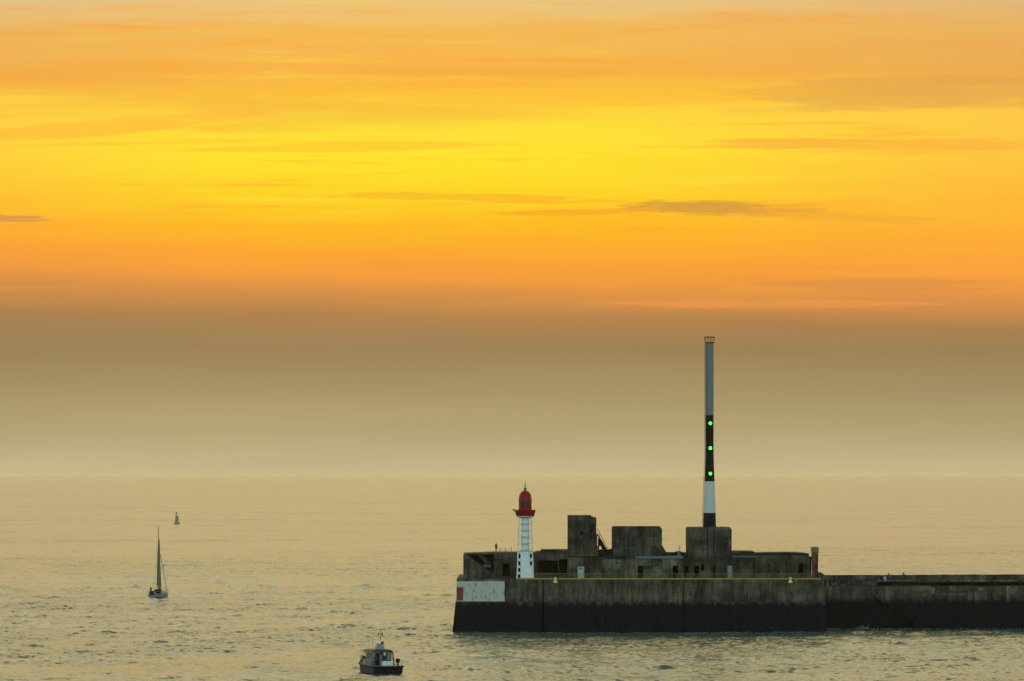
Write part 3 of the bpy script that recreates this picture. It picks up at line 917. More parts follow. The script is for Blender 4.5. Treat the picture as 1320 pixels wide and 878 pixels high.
def railing():
    d = 0.45
    o = fort_thing('guard_railing', 'thin dull yellow guard railing along the edge of the breakwater head', 'railing', 860, d, DECK)
    q = MB()
    for y in (739.8, 742.6):
        q.tube([(fs(689, d), d, fz(y, 860, d)), (fs(1057, d), d, fz(y, 860, d))], 0.036 if y > 741 else 0.06, 6)
    q.build('rail', M_YELD, o)
    zt = fz(739.6, 860, d)
    s0, s1 = fs(689, d), fs(1057, d); n = 28
    for i in range(n + 1):
        s = s0 + (s1 - s0) * i / n
        MB().tube([(s, d, DECK), (s, d, zt)], 0.045, 6).build('post', M_YELD, o)
    q = fort_thing('guard_railing', 'short grey railing with two taller posts on the roof of the left end bunker', 'railing', 655, 7.0, fz(712, 655, 7.0))
    d = 7.0
    for x, t in ((651.6, 706), (659.2, 705), (644.6, 706.2)):
        MB().tube([(fs(x, d), d, fz(712.3, x, d)), (fs(x, d), d, fz(t, x, d))], 0.05, 6).build('post', M_METAL, q)
    m = MB()
    for y in (707.5, 709.5): m.tube([(fs(644.6, d), d, fz(y, 655, d)), (fs(659.2, d), d, fz(y, 655, d))], 0.022 if y < 708 else 0.03, 5)
    m.build('rail', M_METAL, q)


railing()


def yellow_boxes():
    for px, lab in ((716.0, 'bright yellow bell shaped fixture on the quay edge right of the lighthouse'), (1018.9, 'bright yellow bell shaped fixture on the quay edge near the right end')):
        d = -0.35
        o = fort_thing('quay_fixture', lab, 'bollard', px, d, fz(751.5, px, d), 'yellow fixtures on the quay edge')
        s = fs(px, d); k = 0.151
        z = lambda y: fz(y, px, d)
        MB().lathe([(0.30, z(751.6)), (0.42, z(751.2)), (0.42, z(749.6)), (0.26, z(748.2)), (0.20, z(747.4)), (0.2, z(746.6))], s, d, 14).build('body', M_YELB, o, smooth=True)
        MB().lathe([(0.2, z(746.58)), (0.34, z(746.2)), (0.34, z(744.9)), (0.12, z(744.3))], s, d, 14).build('head', M_YELB, o, smooth=True)
        q = MB(); q.box((s - 0.12, d + 0.2, z(750.4)), (s + 0.12, 0.3, z(750.0))); q.build('bracket', M_YELD, o)


yellow_boxes()


def antennas():
    d = 8.0
    o = fort_thing('antenna', 'thin roof antenna with two crossbars between the casemates', 'antenna', 876, d, fz(711.5, 876, d))
    s = fs(876, d); z = lambda y: fz(y, 876, d)
    MB().tube([(s, d, z(718)), (s, d, z(702.8))], 0.05, 6).build('mast', M_METAL, o)
    q = MB().tube([(s - .35, d, z(704.6)), (s + .35, d, z(704.6))], 0.035, 5).tube([(s - .3, d, z(707)), (s + .3, d, z(707))], 0.035, 5)
    q.build('crossbar', M_METAL, o)
    q = MB(); fbox(q, 873.4, 877.4, 710.2, 717.5, 8.1, 8.9); q.build('cabinet', M_METAL, o)
    o = fort_thing('roof_post', 'thin bare post beside the left edge of the mast casemate', 'post', 885, d, fz(711.5, 885, d))
    MB().tube([(fs(884.6, d), d, fz(718, 885, d)), (fs(884.6, d), d, fz(703.8, 885, d))], 0.04, 6).build('pole', M_METAL, o)
    MB().tube([(fs(884.6, d), d, fz(704, 885, d)), (fs(886.0, d), d, fz(704, 885, d))], 0.03, 6).build('arm', M_METAL, o)


antennas()


# ------------------------------------------------------------------ lighthouse
def lighthouse():
    d = 2.6; pxc = 677.0
    o = fort_thing('lighthouse', 'white lattice lighthouse with a red lantern and domed top on the breakwater head', 'lighthouse', pxc, d, DECK)
    s = fs(pxc, d)
    k = fy(pxc, d) / F
    z = lambda y: fz(y, pxc, d)
    zb, zt = DECK - 0.02, z(667.0)
    # stair tube inside
    MB().lathe([(5.2 * k, zb), (5.2 * k, zt)], s, d, 20).build('stair_tube', M_WHITE, o, smooth=True)
    hb, ht = 10.6 * k, 8.0 * k
    def half(zv): return hb + (ht - hb) * min(max((zv - zb) / (zt - zb), 0), 1) ** 0.8
    zs = [zb + (zt - zb) * i / 12 for i in range(13)]
    for sx in (-1, 1):
        for sy in (-1, 1):
            MB().tube([(s + sx * half(q), d + sy * half(q), q) for q in zs], 0.13, 6).build('leg', M_WHITE, o)
    lev = [z(y) for y in (675, 683.5, 692, 700.5, 709)]
    q = MB()
    for zv in lev:
        h = half(zv)
        c = [(s - h, d - h), (s + h, d - h), (s + h, d + h), (s - h, d + h)]
        for i in range(4):
            a, b = c[i], c[(i + 1) % 4]
            q.tube([(a[0], a[1], zv), (b[0], b[1], zv)], 0.085, 5)
    q.build('ring_beam', M_WHITE, o)
    q = MB()
    for zv in lev + [z(y) for y in (717.5, 726.5, 735.2)]:
        MB().lathe([(5.2 * k + .002, zv - 0.13), (5.2 * k + 0.08, zv - 0.10), (5.2 * k + 0.08, zv + 0.10), (5.2 * k + .002, zv + 0.13)], s, d, 20).build('tube_collar', M_GREY, o, smooth=True)
    # plated foot with round ports, one plate on each side of the tube, front and back
    def plate(xa_b, xb_b, xa_t, xb_t, zl, zh, y0, hole):
        mb = MB(); n = 16
        cx = (xa_b + xb_b + xa_t + xb_t) / 4; cz = (zl + zh) / 2
        out = []; inn = []
        for i in range(n):
            t = 2 * math.pi * (i + 0.5) / n
            ct, st_ = math.cos(t), math.sin(t)
            m_ = max(abs(ct), abs(st_)); u, v = ct / m_, st_ / m_
            f = (v + 1) / 2
            xa = xa_b + (xa_t - xa_b) * f; xb = xb_b + (xb_t - xb_b) * f
            out.append((xa + (xb - xa) * (u + 1) / 2, cz + v * (zh - zl) / 2))
            inn.append((cx + ct * hole[0], cz + st_ * hole[1]))
        vs = [(x, y0, zz) for x, zz in out] + [(x, y0, zz) for x, zz in inn] + [(x, y0 + .12, zz) for x, zz in out] + [(x, y0 + .12, zz) for x, zz in inn]
        fs_ = []
        for i in range(n):
            j = (i + 1) % n
            fs_ += [(i, j, n + j, n + i), (2 * n + j, 2 * n + i, 3 * n + i, 3 * n + j), (n + i, n + j, 3 * n + j, 3 * n + i), (j, i, 2 * n + i, 2 * n + j)]
        mb.poly(vs, fs_)
        return mb
    rows = [(747.0, 738.6), (738.6, 730.2), (730.2, 721.6), (721.6, 711.4)]
    for ri, (yl, yh) in enumerate(rows):
        zl, zh = (zb if ri == 0 else z(yl)), z(yh) - 0.02
        hl, hh = half(zl), half(zh)
        y0 = d - (hl + hh) / 2 - 0.02 + 0.004 * ri
        iw = 5.3 * k
        hr = ((0.5 * (hl + hh) - iw) * 0.37, (zh - zl) * 0.36)
        plate(s - hl, s - iw, s - hh, s - iw, zl, zh, y0, hr).build('port_plate', M_WHITE, o)
        if ri >= 2: plate(s + iw, s + hl, s + iw, s + hh, zl, zh, y0, hr).build('port_plate', M_WHITE, o)
        else:
            q = MB(); q.prism([(s + iw, zl), (s + hl, zl), (s + hh, zh), (s + iw, zh)], y0, y0 + .12).build('port_plate', M_WHITE, o)
        q = MB(); q.prism([(s - iw, zl), (s + iw, zl), (s + iw, zh), (s - iw, zh)], y0 + .03, y0 + .14)
        q.build('front_plate', M_WHITE, o)
        # side cheeks seen from a step to the side, and black backing standing in for the shade inside
        for sx in (-1, 1):
            q = MB(); q.poly([(s + sx * hl, d - hl + .12, zl), (s + sx * hl, d + hl, zl), (s + sx * hh, d + hh, zh), (s + sx * hh, d - hh + .12, zh),
                              (s + sx * (hl - .08), d - hl + .12, zl), (s + sx * (hl - .08), d + hl, zl), (s + sx * (hh - .08), d + hh, zh), (s + sx * (hh - .08), d - hh + .12, zh)],
                             [(0, 1, 2, 3), (4, 7, 6, 5), (0, 3, 7, 4), (1, 5, 6, 2), (0, 4, 5, 1), (3, 2, 6, 7)])
            q.build('side_plate', M_WHITE, o)
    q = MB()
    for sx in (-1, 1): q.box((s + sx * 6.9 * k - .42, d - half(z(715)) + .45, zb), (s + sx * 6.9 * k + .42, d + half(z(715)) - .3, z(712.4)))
    q.build('port_shade_backing', M_BLACK, o)  # added black boxes that paint the shade seen through the ports
    q = MB(); q.box((s - hb - .25, d - hb - .3, DECK - 0.01), (s + hb + .25, d - hb + .08, z(745.6))); q.build('yellow_plinth', M_YEL, o)
    # gallery
    MB().lathe([(7.0 * k, z(668)), (11.2 * k, z(666.4)), (11.6 * k, z(665.2)), (0.2, z(665.2))], s, d, 28).build('gallery_floor', M_LGREY, o, smooth=True)
    q = MB(); n = 28
    pr = [(11.4 * k, z(665.15)), (12.2 * k, z(663)), (13.6 * k, z(657.4)), (13.6 * k - .06, z(657.4)), (12.2 * k - .06, z(663)), (11.4 * k - .06, z(665.15))]
    vs = []; fs_ = []
    for a in range(n):
        t = 2 * math.pi * a / n
        vs += [(s + r * math.cos(t), d + r * math.sin(t), zz) for r, zz in pr]
    m_ = len(pr)
    for a in range(n):
        b_ = (a + 1) % n
        fs_ += [(a * m_ + i, b_ * m_ + i, b_ * m_ + (i + 1) % m_, a * m_ + (i + 1) % m_) for i in range(m_)]
    q.poly(vs, fs_)
    q.build('gallery_parapet', M_RED, o, smooth=True)
    q = MB().tube([(s - 13.4 * k, d, z(657.2)), (s - 16.4 * k, d, z(657.2))], 0.13, 6).tube([(s - 13.2 * k, d, z(659.4)), (s - 15.6 * k, d, z(657.4))], 0.07, 6)
    q.build('gallery_lamp_bracket', M_RED, o)
    MB().lathe([(8.6 * k, z(665.1)), (8.6 * k, z(655.4)), (8.2 * k, z(655.2))], s, d, 20).build('lantern_base', M_RED, o, smooth=True)
    MB().lathe([(7.8 * k, z(655.15)), (7.8 * k, z(646.9))], s, d, 16).build('lantern_glass', M_GLASS, o)
    q = MB()
    for a in range(10):
        t = 2 * math.pi * (a + .5) / 10
        q.tube([(s + 8.1 * k * math.cos(t), d + 8.1 * k * math.sin(t), z(655.3)), (s + 8.1 * k * math.cos(t), d + 8.1 * k * math.sin(t), z(646.8))], 0.07, 5)
    q.build('glazing_bar', M_RED, o)
    MB().lathe([(8.7 * k, z(646.8)), (8.8 * k, z(643.6)), (8.3 * k, z(642.8)), (8.1 * k, z(640.2)), (7.3 * k, z(637.2)), (5.8 * k, z(634.7)), (3.6 * k, z(633.0)), (1.4 * k, z(632.1)), (0.9 * k, z(631.6))], s, d, 24).build('dome', M_RED, o, smooth=True)
    MB().lathe([(0.9 * k, z(631.6)), (1.7 * k, z(630.8)), (1.8 * k, z(630.0)), (1.4 * k, z(629.0)), (0.4 * k, z(628.5))], s, d, 14).build('finial', M_DARK, o, smooth=True)
    q = MB().tube([(s, d, z(628.6)), (s, d, z(621.2))], 0.055, 6).tube([(s - 2.6 * k, d, z(626.6)), (s + 2.6 * k, d, z(626.6))], 0.045, 6)
    q.tube([(s - 1.2 * k, d, z(624)), (s + 1.2 * k, d, z(624))], 0.03, 6)
    q.build('weather_vane', M_DARK, o)
    return o


lighthouse()


def signal_mast():
    d = 10.6; px = 914.6
    zb = fz(680.0, 915, 7.0)
    o = fort_thing('signal_mast', 'tall banded signal mast with three green lights standing on the square casemate', 'mast', px, d, zb)
    s = fs(px, d); k = fy(px, d) / F
    z = lambda y: fz(y, px, d)
    def r(y):
        if y < 585: return 5.3 * k
        return (5.3 + (y - 585) / 95.0 * 3.2) * k
    def sec(y0, y1, mat, lab):
        n = 8
        yy_ = [y0 + (y1 - y0) * i / n for i in range(n + 1)]
        prof = [(r(q), zb if q > 679.9 else z(q)) for q in yy_]
        q = MB().lathe(prof, s, d, 28).build('shaft', mat, o, smooth=True); q['label'] = lab
        return q
    sec(680.0, 661.2, M_BLACK, 'black lowest band'); sec(661.18, 620.6, M_LGREY, 'pale grey band'); sec(620.58, 535.2, M_BLACK, 'black band carrying the green lights')
    sec(535.18, 442.4, M_GREY, 'grey upper band')
    for y in (545.8, 577.8, 610.6):
        zz = z(y); yf = d - r(y)
        h = MB().tube([(s + .1, yf + .05, zz), (s + .1, yf - .28, zz)], [0.36, 0.42], 16).build('lamp', M_BLACK, o, smooth=True)
        rr = [(0.01, .10), (0.15, .085), (0.25, .05), (0.31, .0)]
        vs = []; fs_ = []; n = 16
        for ra, pj in rr:
            vs += [(s + .1 + ra * math.cos(2 * math.pi * i / n), yf - .285 - pj, zz + ra * math.sin(2 * math.pi * i / n)) for i in range(n)]
        fs_ = [tuple(range(n))]
        for j in range(3): fs_ += [(j * n + i, j * n + (i + 1) % n, (j + 1) * n + (i + 1) % n, (j + 1) * n + i) for i in range(n)]
        fs_.append(tuple(range(4 * n - 1, 3 * n - 1, -1)))
        MB().poly(vs, fs_).build('lens', M_LAMP, h, smooth=True)
    MB().lathe([(5.3 * k, z(442.6)), (6.2 * k, z(442.2)), (6.4 * k, z(441.2)), (0.1, z(441.0))], s, d, 24).build('top_plate', M_DARK, o)
    q = MB(); n = 12
    for i in range(n):
        t = 2 * math.pi * (i + .5) / n
        q.tube([(s + 6.0 * k * math.cos(t), d + 6.0 * k * math.sin(t), z(441.2)), (s + 7.0 * k * math.cos(t), d + 7.0 * k * math.sin(t), z(434.6))], 0.03 if i % 3 else 0.05, 5)
    ring = [(s + 7.0 * k * math.cos(2 * math.pi * i / 24), d + 7.0 * k * math.sin(2 * math.pi * i / 24), z(434.6)) for i in range(25)]
    q.tube(ring, 0.07, 6)
    q.build('top_railing', M_RUSTC, o)
    q = MB()
    for i in range(2):
        x = s - r(500) - 0.02 + i * 0.0
    q.tube([(s - r(444) * .8, d - r(444) * .62, z(444)), (s - r(534) * .8, d - r(534) * .62, z(534))], 0.05, 5)
    q.tube([(s - r(444) * .55, d - r(444) * .85, z(444)), (s - r(534) * .55, d - r(534) * .85, z(534))], 0.05, 5)
    q.build('cable_run', M_METAL, o)
    q = MB()   # climbing irons up the side of the shaft
    for i in range(120):
        y = 444 + i * 1.95; zz = z(y); rr = r(y)
        q.tube([(s - rr * .95, d - rr * .15, zz), (s - rr - .13, d - rr * .15, zz), (s - rr - .13, d + rr * .15, zz), (s - rr * .95, d + rr * .15, zz)], 0.02, 4)
    q.tube([(s - r(444) - .16, d, z(444)), (s - r(560) - .16, d, z(560)), (s - r(585) - .16, d, z(585)), (s - r(678) - .16, d, z(678))], 0.035, 5)
    q.build('climbing_rungs', M_DARK, o)
    return o


signal_mast()


# ------------------------------------------------------------------ people
def skin_body(name, mat, pts, edges, radii, parent=None):
    me = bpy.data.meshes.new(name + '_base')
    me.from_pydata(pts, edges, [])
    ob = bpy.data.objects.new(name, me); COL.objects.link(ob)
    sk = ob.modifiers.new('skin', 'SKIN'); sk.use_smooth_shade = True
    for i, v in enumerate(me.skin_vertices[0].data):
        v.radius = (radii[i], radii[i]); v.use_root = (i == 0)
    sb = ob.modifiers.new('sub', 'SUBSURF'); sb.levels = 1; sb.render_levels = 1
    dg = bpy.context.evaluated_depsgraph_get()
    m2 = bpy.data.meshes.new_from_object(ob.evaluated_get(dg))
    m2.name = name
    bpy.data.objects.remove(ob)
    m2.materials.clear(); m2.materials.append(mat)
    o2 = bpy.data.objects.new(name, m2); COL.objects.link(o2)
    if parent: o2.parent = parent
    return o2


def person(label, loc, rotz, top, trousers, pose='stand', group=None):
    """figure facing -y in its own space: one skinned body, clothes and hair as children"""
    o = thing('person', label, 'person', loc, rotz, group)
    if pose == 'stand':
        hip = 0.92
        legs = [[(sx * .09, 0, hip - .06), (sx * .10, -.01, .50), (sx * .105, .03, .09), (sx * .115, -.13, .04)] for sx in (-1, 1)]
    else:
        hip = 0.10
        legs = [[(sx * .10, -.06, hip), (sx * .13, -.46, .13), (sx * .13, -.50, -.33), (sx * .13, -.62, -.38)] for sx in (-1, 1)]
    sh = hip + 0.50
    pts = [(0, 0, hip), (0, .01, hip + .25), (0, 0, sh - .02), (0, -.01, sh + .10), (0, -.015, sh + .20), (0, -.01, sh + .30)]
    ed = [(0, 1), (1, 2), (2, 3), (3, 4), (4, 5)]
    ra = [.14, .13, .14, .055, .088, .075]
    for l in legs:
        k = len(pts); pts += l; ra += [.085, .06, .043, .04]; ed += [(0, k), (k, k + 1), (k + 1, k + 2), (k + 2, k + 3)]
    arms = []
    for sx in (-1, 1):
        a = [(sx * .19, 0, sh - .02), (sx * .24, .02, sh - .28), (sx * .22, -.08, sh - .50), (sx * .21, -.11, sh - .60)]
        arms.append(a)
        k = len(pts); pts += a; ra += [.06, .045, .034, .03]; ed += [(2, k), (k, k + 1), (k + 1, k + 2), (k + 2, k + 3)]
    skin_body('body', M_SKIN, pts, ed, ra, o)
    jp = [(0, 0, hip + .02), (0, .01, hip + .25), (0, 0, sh - .02), (0, -.005, sh + .05)]
    jr = [.16, .15, .16, .075]; je = [(0, 1), (1, 2), (2, 3)]
    for a in arms:
        k = len(jp); jp += a[:3]; jr += [.075, .058, .046]; je += [(2, k), (k, k + 1), (k + 1, k + 2)]
    skin_body('jacket', top, jp, je, jr, o)
    tp = [(0, 0, hip + .02)]; tr = [.155]; te = []
    for l in legs:
        k = len(tp); tp += l[:3]; tr += [.1, .074, .056]; te += [(0, k), (k, k + 1), (k + 1, k + 2)]
    skin_body('trousers', trousers, tp, te, tr, o)
    m = MB().lathe([(.03, sh + .335), (.075, sh + .32), (.098, sh + .26), (.099, sh + .2), (.085, sh + .15)], 0, .012, 14)
    m.build('hair', M_HAIR, o, smooth=True)
    return o


q = fw(fs(639.6, 8.6), 8.6, fz(712.6, 639.6, 8.6) - 0.0)
person('person in dark clothes standing alone on the roof of the left end bunker', (q[0], q[1], fz(712.4, 639, 4.55) + 0.02), 0.3, M_CLR, M_CLD)
GP = 'people along the breakwater arm'
zl = AY(747.4)
person('person in pale blue clothes sitting on the breakwater arm ledge', (AX(1141), AY0 + 0.45, zl), 0.1, M_CLB, M_CLB, 'sit', GP)
zw = AY(748.4) + 0.1
person('person in a pink top behind the parapet, next to the sitting figure in pale blue', (AX(1147.4), AY0 + 2.6, AY(738.6) - 1.76), 0.2, M_CLP, M_CLD, 'stand', GP)
person('person in a dark red top standing alone behind the parapet of the breakwater arm', (AX(1166.8), AY0 + 2.6, AY(738.2) - 1.76), -0.3, M_CLR, M_CLD, 'stand', GP)
sp = AY(738.6) - 1.76

# ------------------------------------------------------------------ pilot launch
def loft(sections):
    """hull from cross-sections, each a list of (x, z) from keel side to side at a y"""
    vs = []; fs_ = []; n = len(sections[0][1])
    for yv, pts in sections: vs += [(x, yv, zz) for x, zz in pts]
    for i in range(len(sections) - 1):
        fs_ += [(i * n + j, i * n + j + 1, (i + 1) * n + j + 1, (i + 1) * n + j) for j in range(n - 1)]
        fs_.append((i * n + n - 1, i * n, (i + 1) * n, (i + 1) * n + n - 1))
    fs_.append(tuple(range(n - 1, -1, -1))); fs_.append(tuple(range((len(sections) - 1) * n, len(sections) * n)))
    return MB().poly(vs, fs_)


def wpt(px, py):
    D = H * F / (py - HZ)
    return ((px - 660) / F * D, D, 0.0)


def launch():
    loc = wpt(500.5, 870.5)
    o = thing('pilot_launch', 'navy blue pilot launch with a pale wheelhouse seen from astern', 'motor boat', loc, R(22))
    o.scale = (1.07, 1.07, 1.07)
    def sect(hw, zd, zk):
        return [(-hw * .80, zk), (-hw * .96, zk + .5 * (zd - zk)), (-hw, zd), (hw, zd), (hw * .96, zk + .5 * (zd - zk)), (hw * .80, zk)]
    secs = [(0, sect(2.25, 1.22, -.35)), (2.5, sect(2.3, 1.22, -.4)), (5.4, sect(2.2, 1.26, -.4)), (7.4, sect(1.75, 1.36, -.4)), (8.8, sect(1.05, 1.6, -.3)), (9.7, sect(.5, 1.84, .0)), (10.3, sect(.2, 2.02, .9)), (10.8, sect(.05, 2.18, 1.7))]
    loft(secs).build('hull', M_NAVY, o)
    # hull sides, port and starboard: the light on them is put into a bluer colour
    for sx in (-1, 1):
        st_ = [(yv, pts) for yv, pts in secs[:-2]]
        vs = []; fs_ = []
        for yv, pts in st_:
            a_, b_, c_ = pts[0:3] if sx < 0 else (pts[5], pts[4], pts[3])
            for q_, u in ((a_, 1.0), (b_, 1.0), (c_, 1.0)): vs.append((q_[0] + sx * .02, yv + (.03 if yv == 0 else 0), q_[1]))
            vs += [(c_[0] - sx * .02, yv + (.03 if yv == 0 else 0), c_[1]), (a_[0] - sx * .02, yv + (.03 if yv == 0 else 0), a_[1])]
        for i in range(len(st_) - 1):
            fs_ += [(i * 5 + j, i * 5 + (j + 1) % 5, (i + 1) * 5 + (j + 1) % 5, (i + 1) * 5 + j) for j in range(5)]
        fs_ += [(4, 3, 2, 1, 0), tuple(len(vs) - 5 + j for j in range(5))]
        MB().poly(vs, fs_).build('lit_topside', M_BLUE, o)['label'] = 'hull side with the light on it painted in as slate blue'
    # bulwark and rubbing strake
    q = MB()
    for sx in (-1, 1):
        q.tube([(sx * 2.3, -.03, 1.2), (sx * 2.36, 2.5, 1.2), (sx * 2.26, 5.4, 1.26), (sx * 1.82, 7.4, 1.36), (sx * 1.1, 8.8, 1.6), (sx * .55, 9.7, 1.84), (sx * .24, 10.3, 2.02), (sx * .03, 10.9, 2.2)], 0.11, 6)
    q.tube([(-2.3, -.06, 1.2), (2.3, -.06, 1.2)], .11, 6)
    q.build('rubbing_strake', M_BLACK, o)
    d = MB().box((-2.1, .1, 1.23), (2.1, 5.4, 1.27)).box((-1.6, 5.4, 1.22), (1.6, 7.6, 1.45)).prism([(-.9, 1.3), (.9, 1.3), (.8, 1.68), (-.8, 1.68)], 7.6, 8.9)
    d.build('deck', M_CAB, o)
    # wheelhouse
    cx = -.35
    w_ = MB()
    # back wall as a relief with a door and a window, side walls tapering in
    xs = [-1.62, -1.2, -.42, -.2, .62, .75, 1.3]; zs = [1.28, 1.92, 2.06, 2.5, 3.06, 3.30]
    dep = [[2.2] * 6 for _ in range(5)]
    dep[4][0] = dep[4][5] = 2.3
    for j in range(0, 4): dep[j][1] = 3.1
    dep[3][3] = 2.32; dep[2][3] = 2.32
    w_.relief(xs, zs, dep, 5.0)
    w_.build('wheelhouse', M_CAB, o)
    q = MB().box((-1.19, 2.9, 1.29), (-.43, 3.09, 3.05)); q.build('cabin_door', M_GLASS, o)
    q = MB().box((-.19, 2.25, 2.08), (.61, 2.31, 3.05)); q.build('window', M_GLASS, o)
    q = MB().box((-.24, 2.17, 1.95), (1.28, 2.199, 2.05)); q.build('grab_rail', M_DARK, o)
    for sx in (-1, 1):
        xw = -1.62 if sx < 0 else 1.3
        for ya, yb in ((2.5, 3.55), (3.7, 4.75)):
            MB().box((min(xw + sx * .02, xw + sx * .001), ya, 2.3), (max(xw + sx * .02, xw + sx * .001), yb, 3.1)).build('window', M_GLASS, o)
    MB().prism([(-1.66, 3.28), (1.34, 3.28), (1.26, 3.42), (0.9, 3.54), (-1.2, 3.54), (-1.58, 3.42)], 2.0, 5.2).build('roof', M_GRN, o)
    q = MB().tube([(1.28, 2.1, 3.38), (1.46, 2.0, 2.7), (1.50, 1.95, 1.3)], .10, 6)
    q.build('roof_pillar', M_DARK, o)
    MB().box((-.3, 1.55, 1.28), (.42, 2.16, 1.9)).build('engine_box', M_WHITE, o)
    MB().box((.48, 1.55, 1.28), (1.3, 2.16, 1.88)).build('engine_box', M_WHITE, o)
    MB().box((-.6, 1.98, 2.9), (-.1, 2.19, 3.25)).build('life_raft_case', M_GRN, o)
    MB().box((.05, 2.05, 2.72), (.34, 2.16, 3.12)).build('deck_light', M_YELB, o)
    # radar and aerials
    q = MB().prism([(-.75, 3.545), (.75, 3.545), (.35, 4.2), (-.35, 4.2)], 3.4, 4.2); q.build('radar_mount', M_CABD, o)
    MB().lathe([(.08, 4.2), (.36, 4.25), (.42, 4.44), (.34, 4.62), (.12, 4.7)], -.12, 3.8, 16).build('radome', M_WHITE, o, smooth=True)
    MB().box((.18, 3.7, 4.21), (.62, 3.95, 4.6)).build('searchlight', M_RUSTC, o)
    m_ = MB().tube([(.22, 4.0, 4.1), (.22, 4.0, 6.45)], .055, 6).tube([(-.1, 4.0, 5.62), (.54, 4.0, 5.62)], .03, 5).build('mast', M_BUOY, o)
    MB().box((-.15, 3.98, 5.5), (.02, 4.02, 5.85)).build('flag', M_CLR, m_)
    MB().box((.42, 3.98, 5.4), (.60, 4.02, 5.92)).build('flag', M_CLD, m_)
    # rails
    q = MB()
    pr = [(2.12, .15), (2.15, 1.6), (2.15, 3.2), (2.1, 5.3), (1.65, 7.4), (.9, 9.0), (.1, 10.3)]
    for sx in (-1, 1):
        zz = [2.05, 2.05, 2.05, 2.15, 2.35, 2.55, 2.8]
        q.tube([(sx * a, b, c) for (a, b), c in zip(pr, zz)], .036, 5)
        for (a, b), c in zip(pr, zz): q.tube([(sx * a, b, c - .85), (sx * a, b, c)], .036, 5)
    q.build('guard_rail', M_METAL, o)
    for x_, y_, h_ in ((-1.3, 3.0, 1.5), (1.0, 4.6, 1.9), (-1.25, 4.7, 1.3)):
        MB().tube([(x_, y_, 3.4), (x_, y_, 3.5 + h_)], .022, 5).build('whip_aerial', M_DARK, o)
    ring = [(-2.02 + .0 * i, .95 + .30 * math.cos(i * math.pi / 8), 1.72 + .30 * math.sin(i * math.pi / 8)) for i in range(17)]
    MB().tube(ring, .07, 6).build('lifebuoy', M_RED, o)
    for x_ in (-1.5, -.5, .6, 1.6):
        ring = [(x_ + .26 * math.cos(i * math.pi / 7), -.20, .78 + .26 * math.sin(i * math.pi / 7)) for i in range(15)]
        MB().tube(ring, .085, 6).build('tyre_fender', M_BLACK, o)
    MB().lathe([(.12, 1.27), (.14, 1.7), (.30, 1.75), (.32, 2.2), (.2, 2.3)], 1.78, .9, 10).build('stern_winch', M_BLACK, o)
    # crewman in the door
    c, s_ = math.cos(R(22)), math.sin(R(22))
    lx, ly = -1.6, 1.3
    person('person in dark clothes standing on the left side deck of the pilot launch', (loc[0] + c * lx - s_ * ly, loc[1] + s_ * lx + c * ly, 1.36), R(202), M_CLD, M_CLD)


launch()


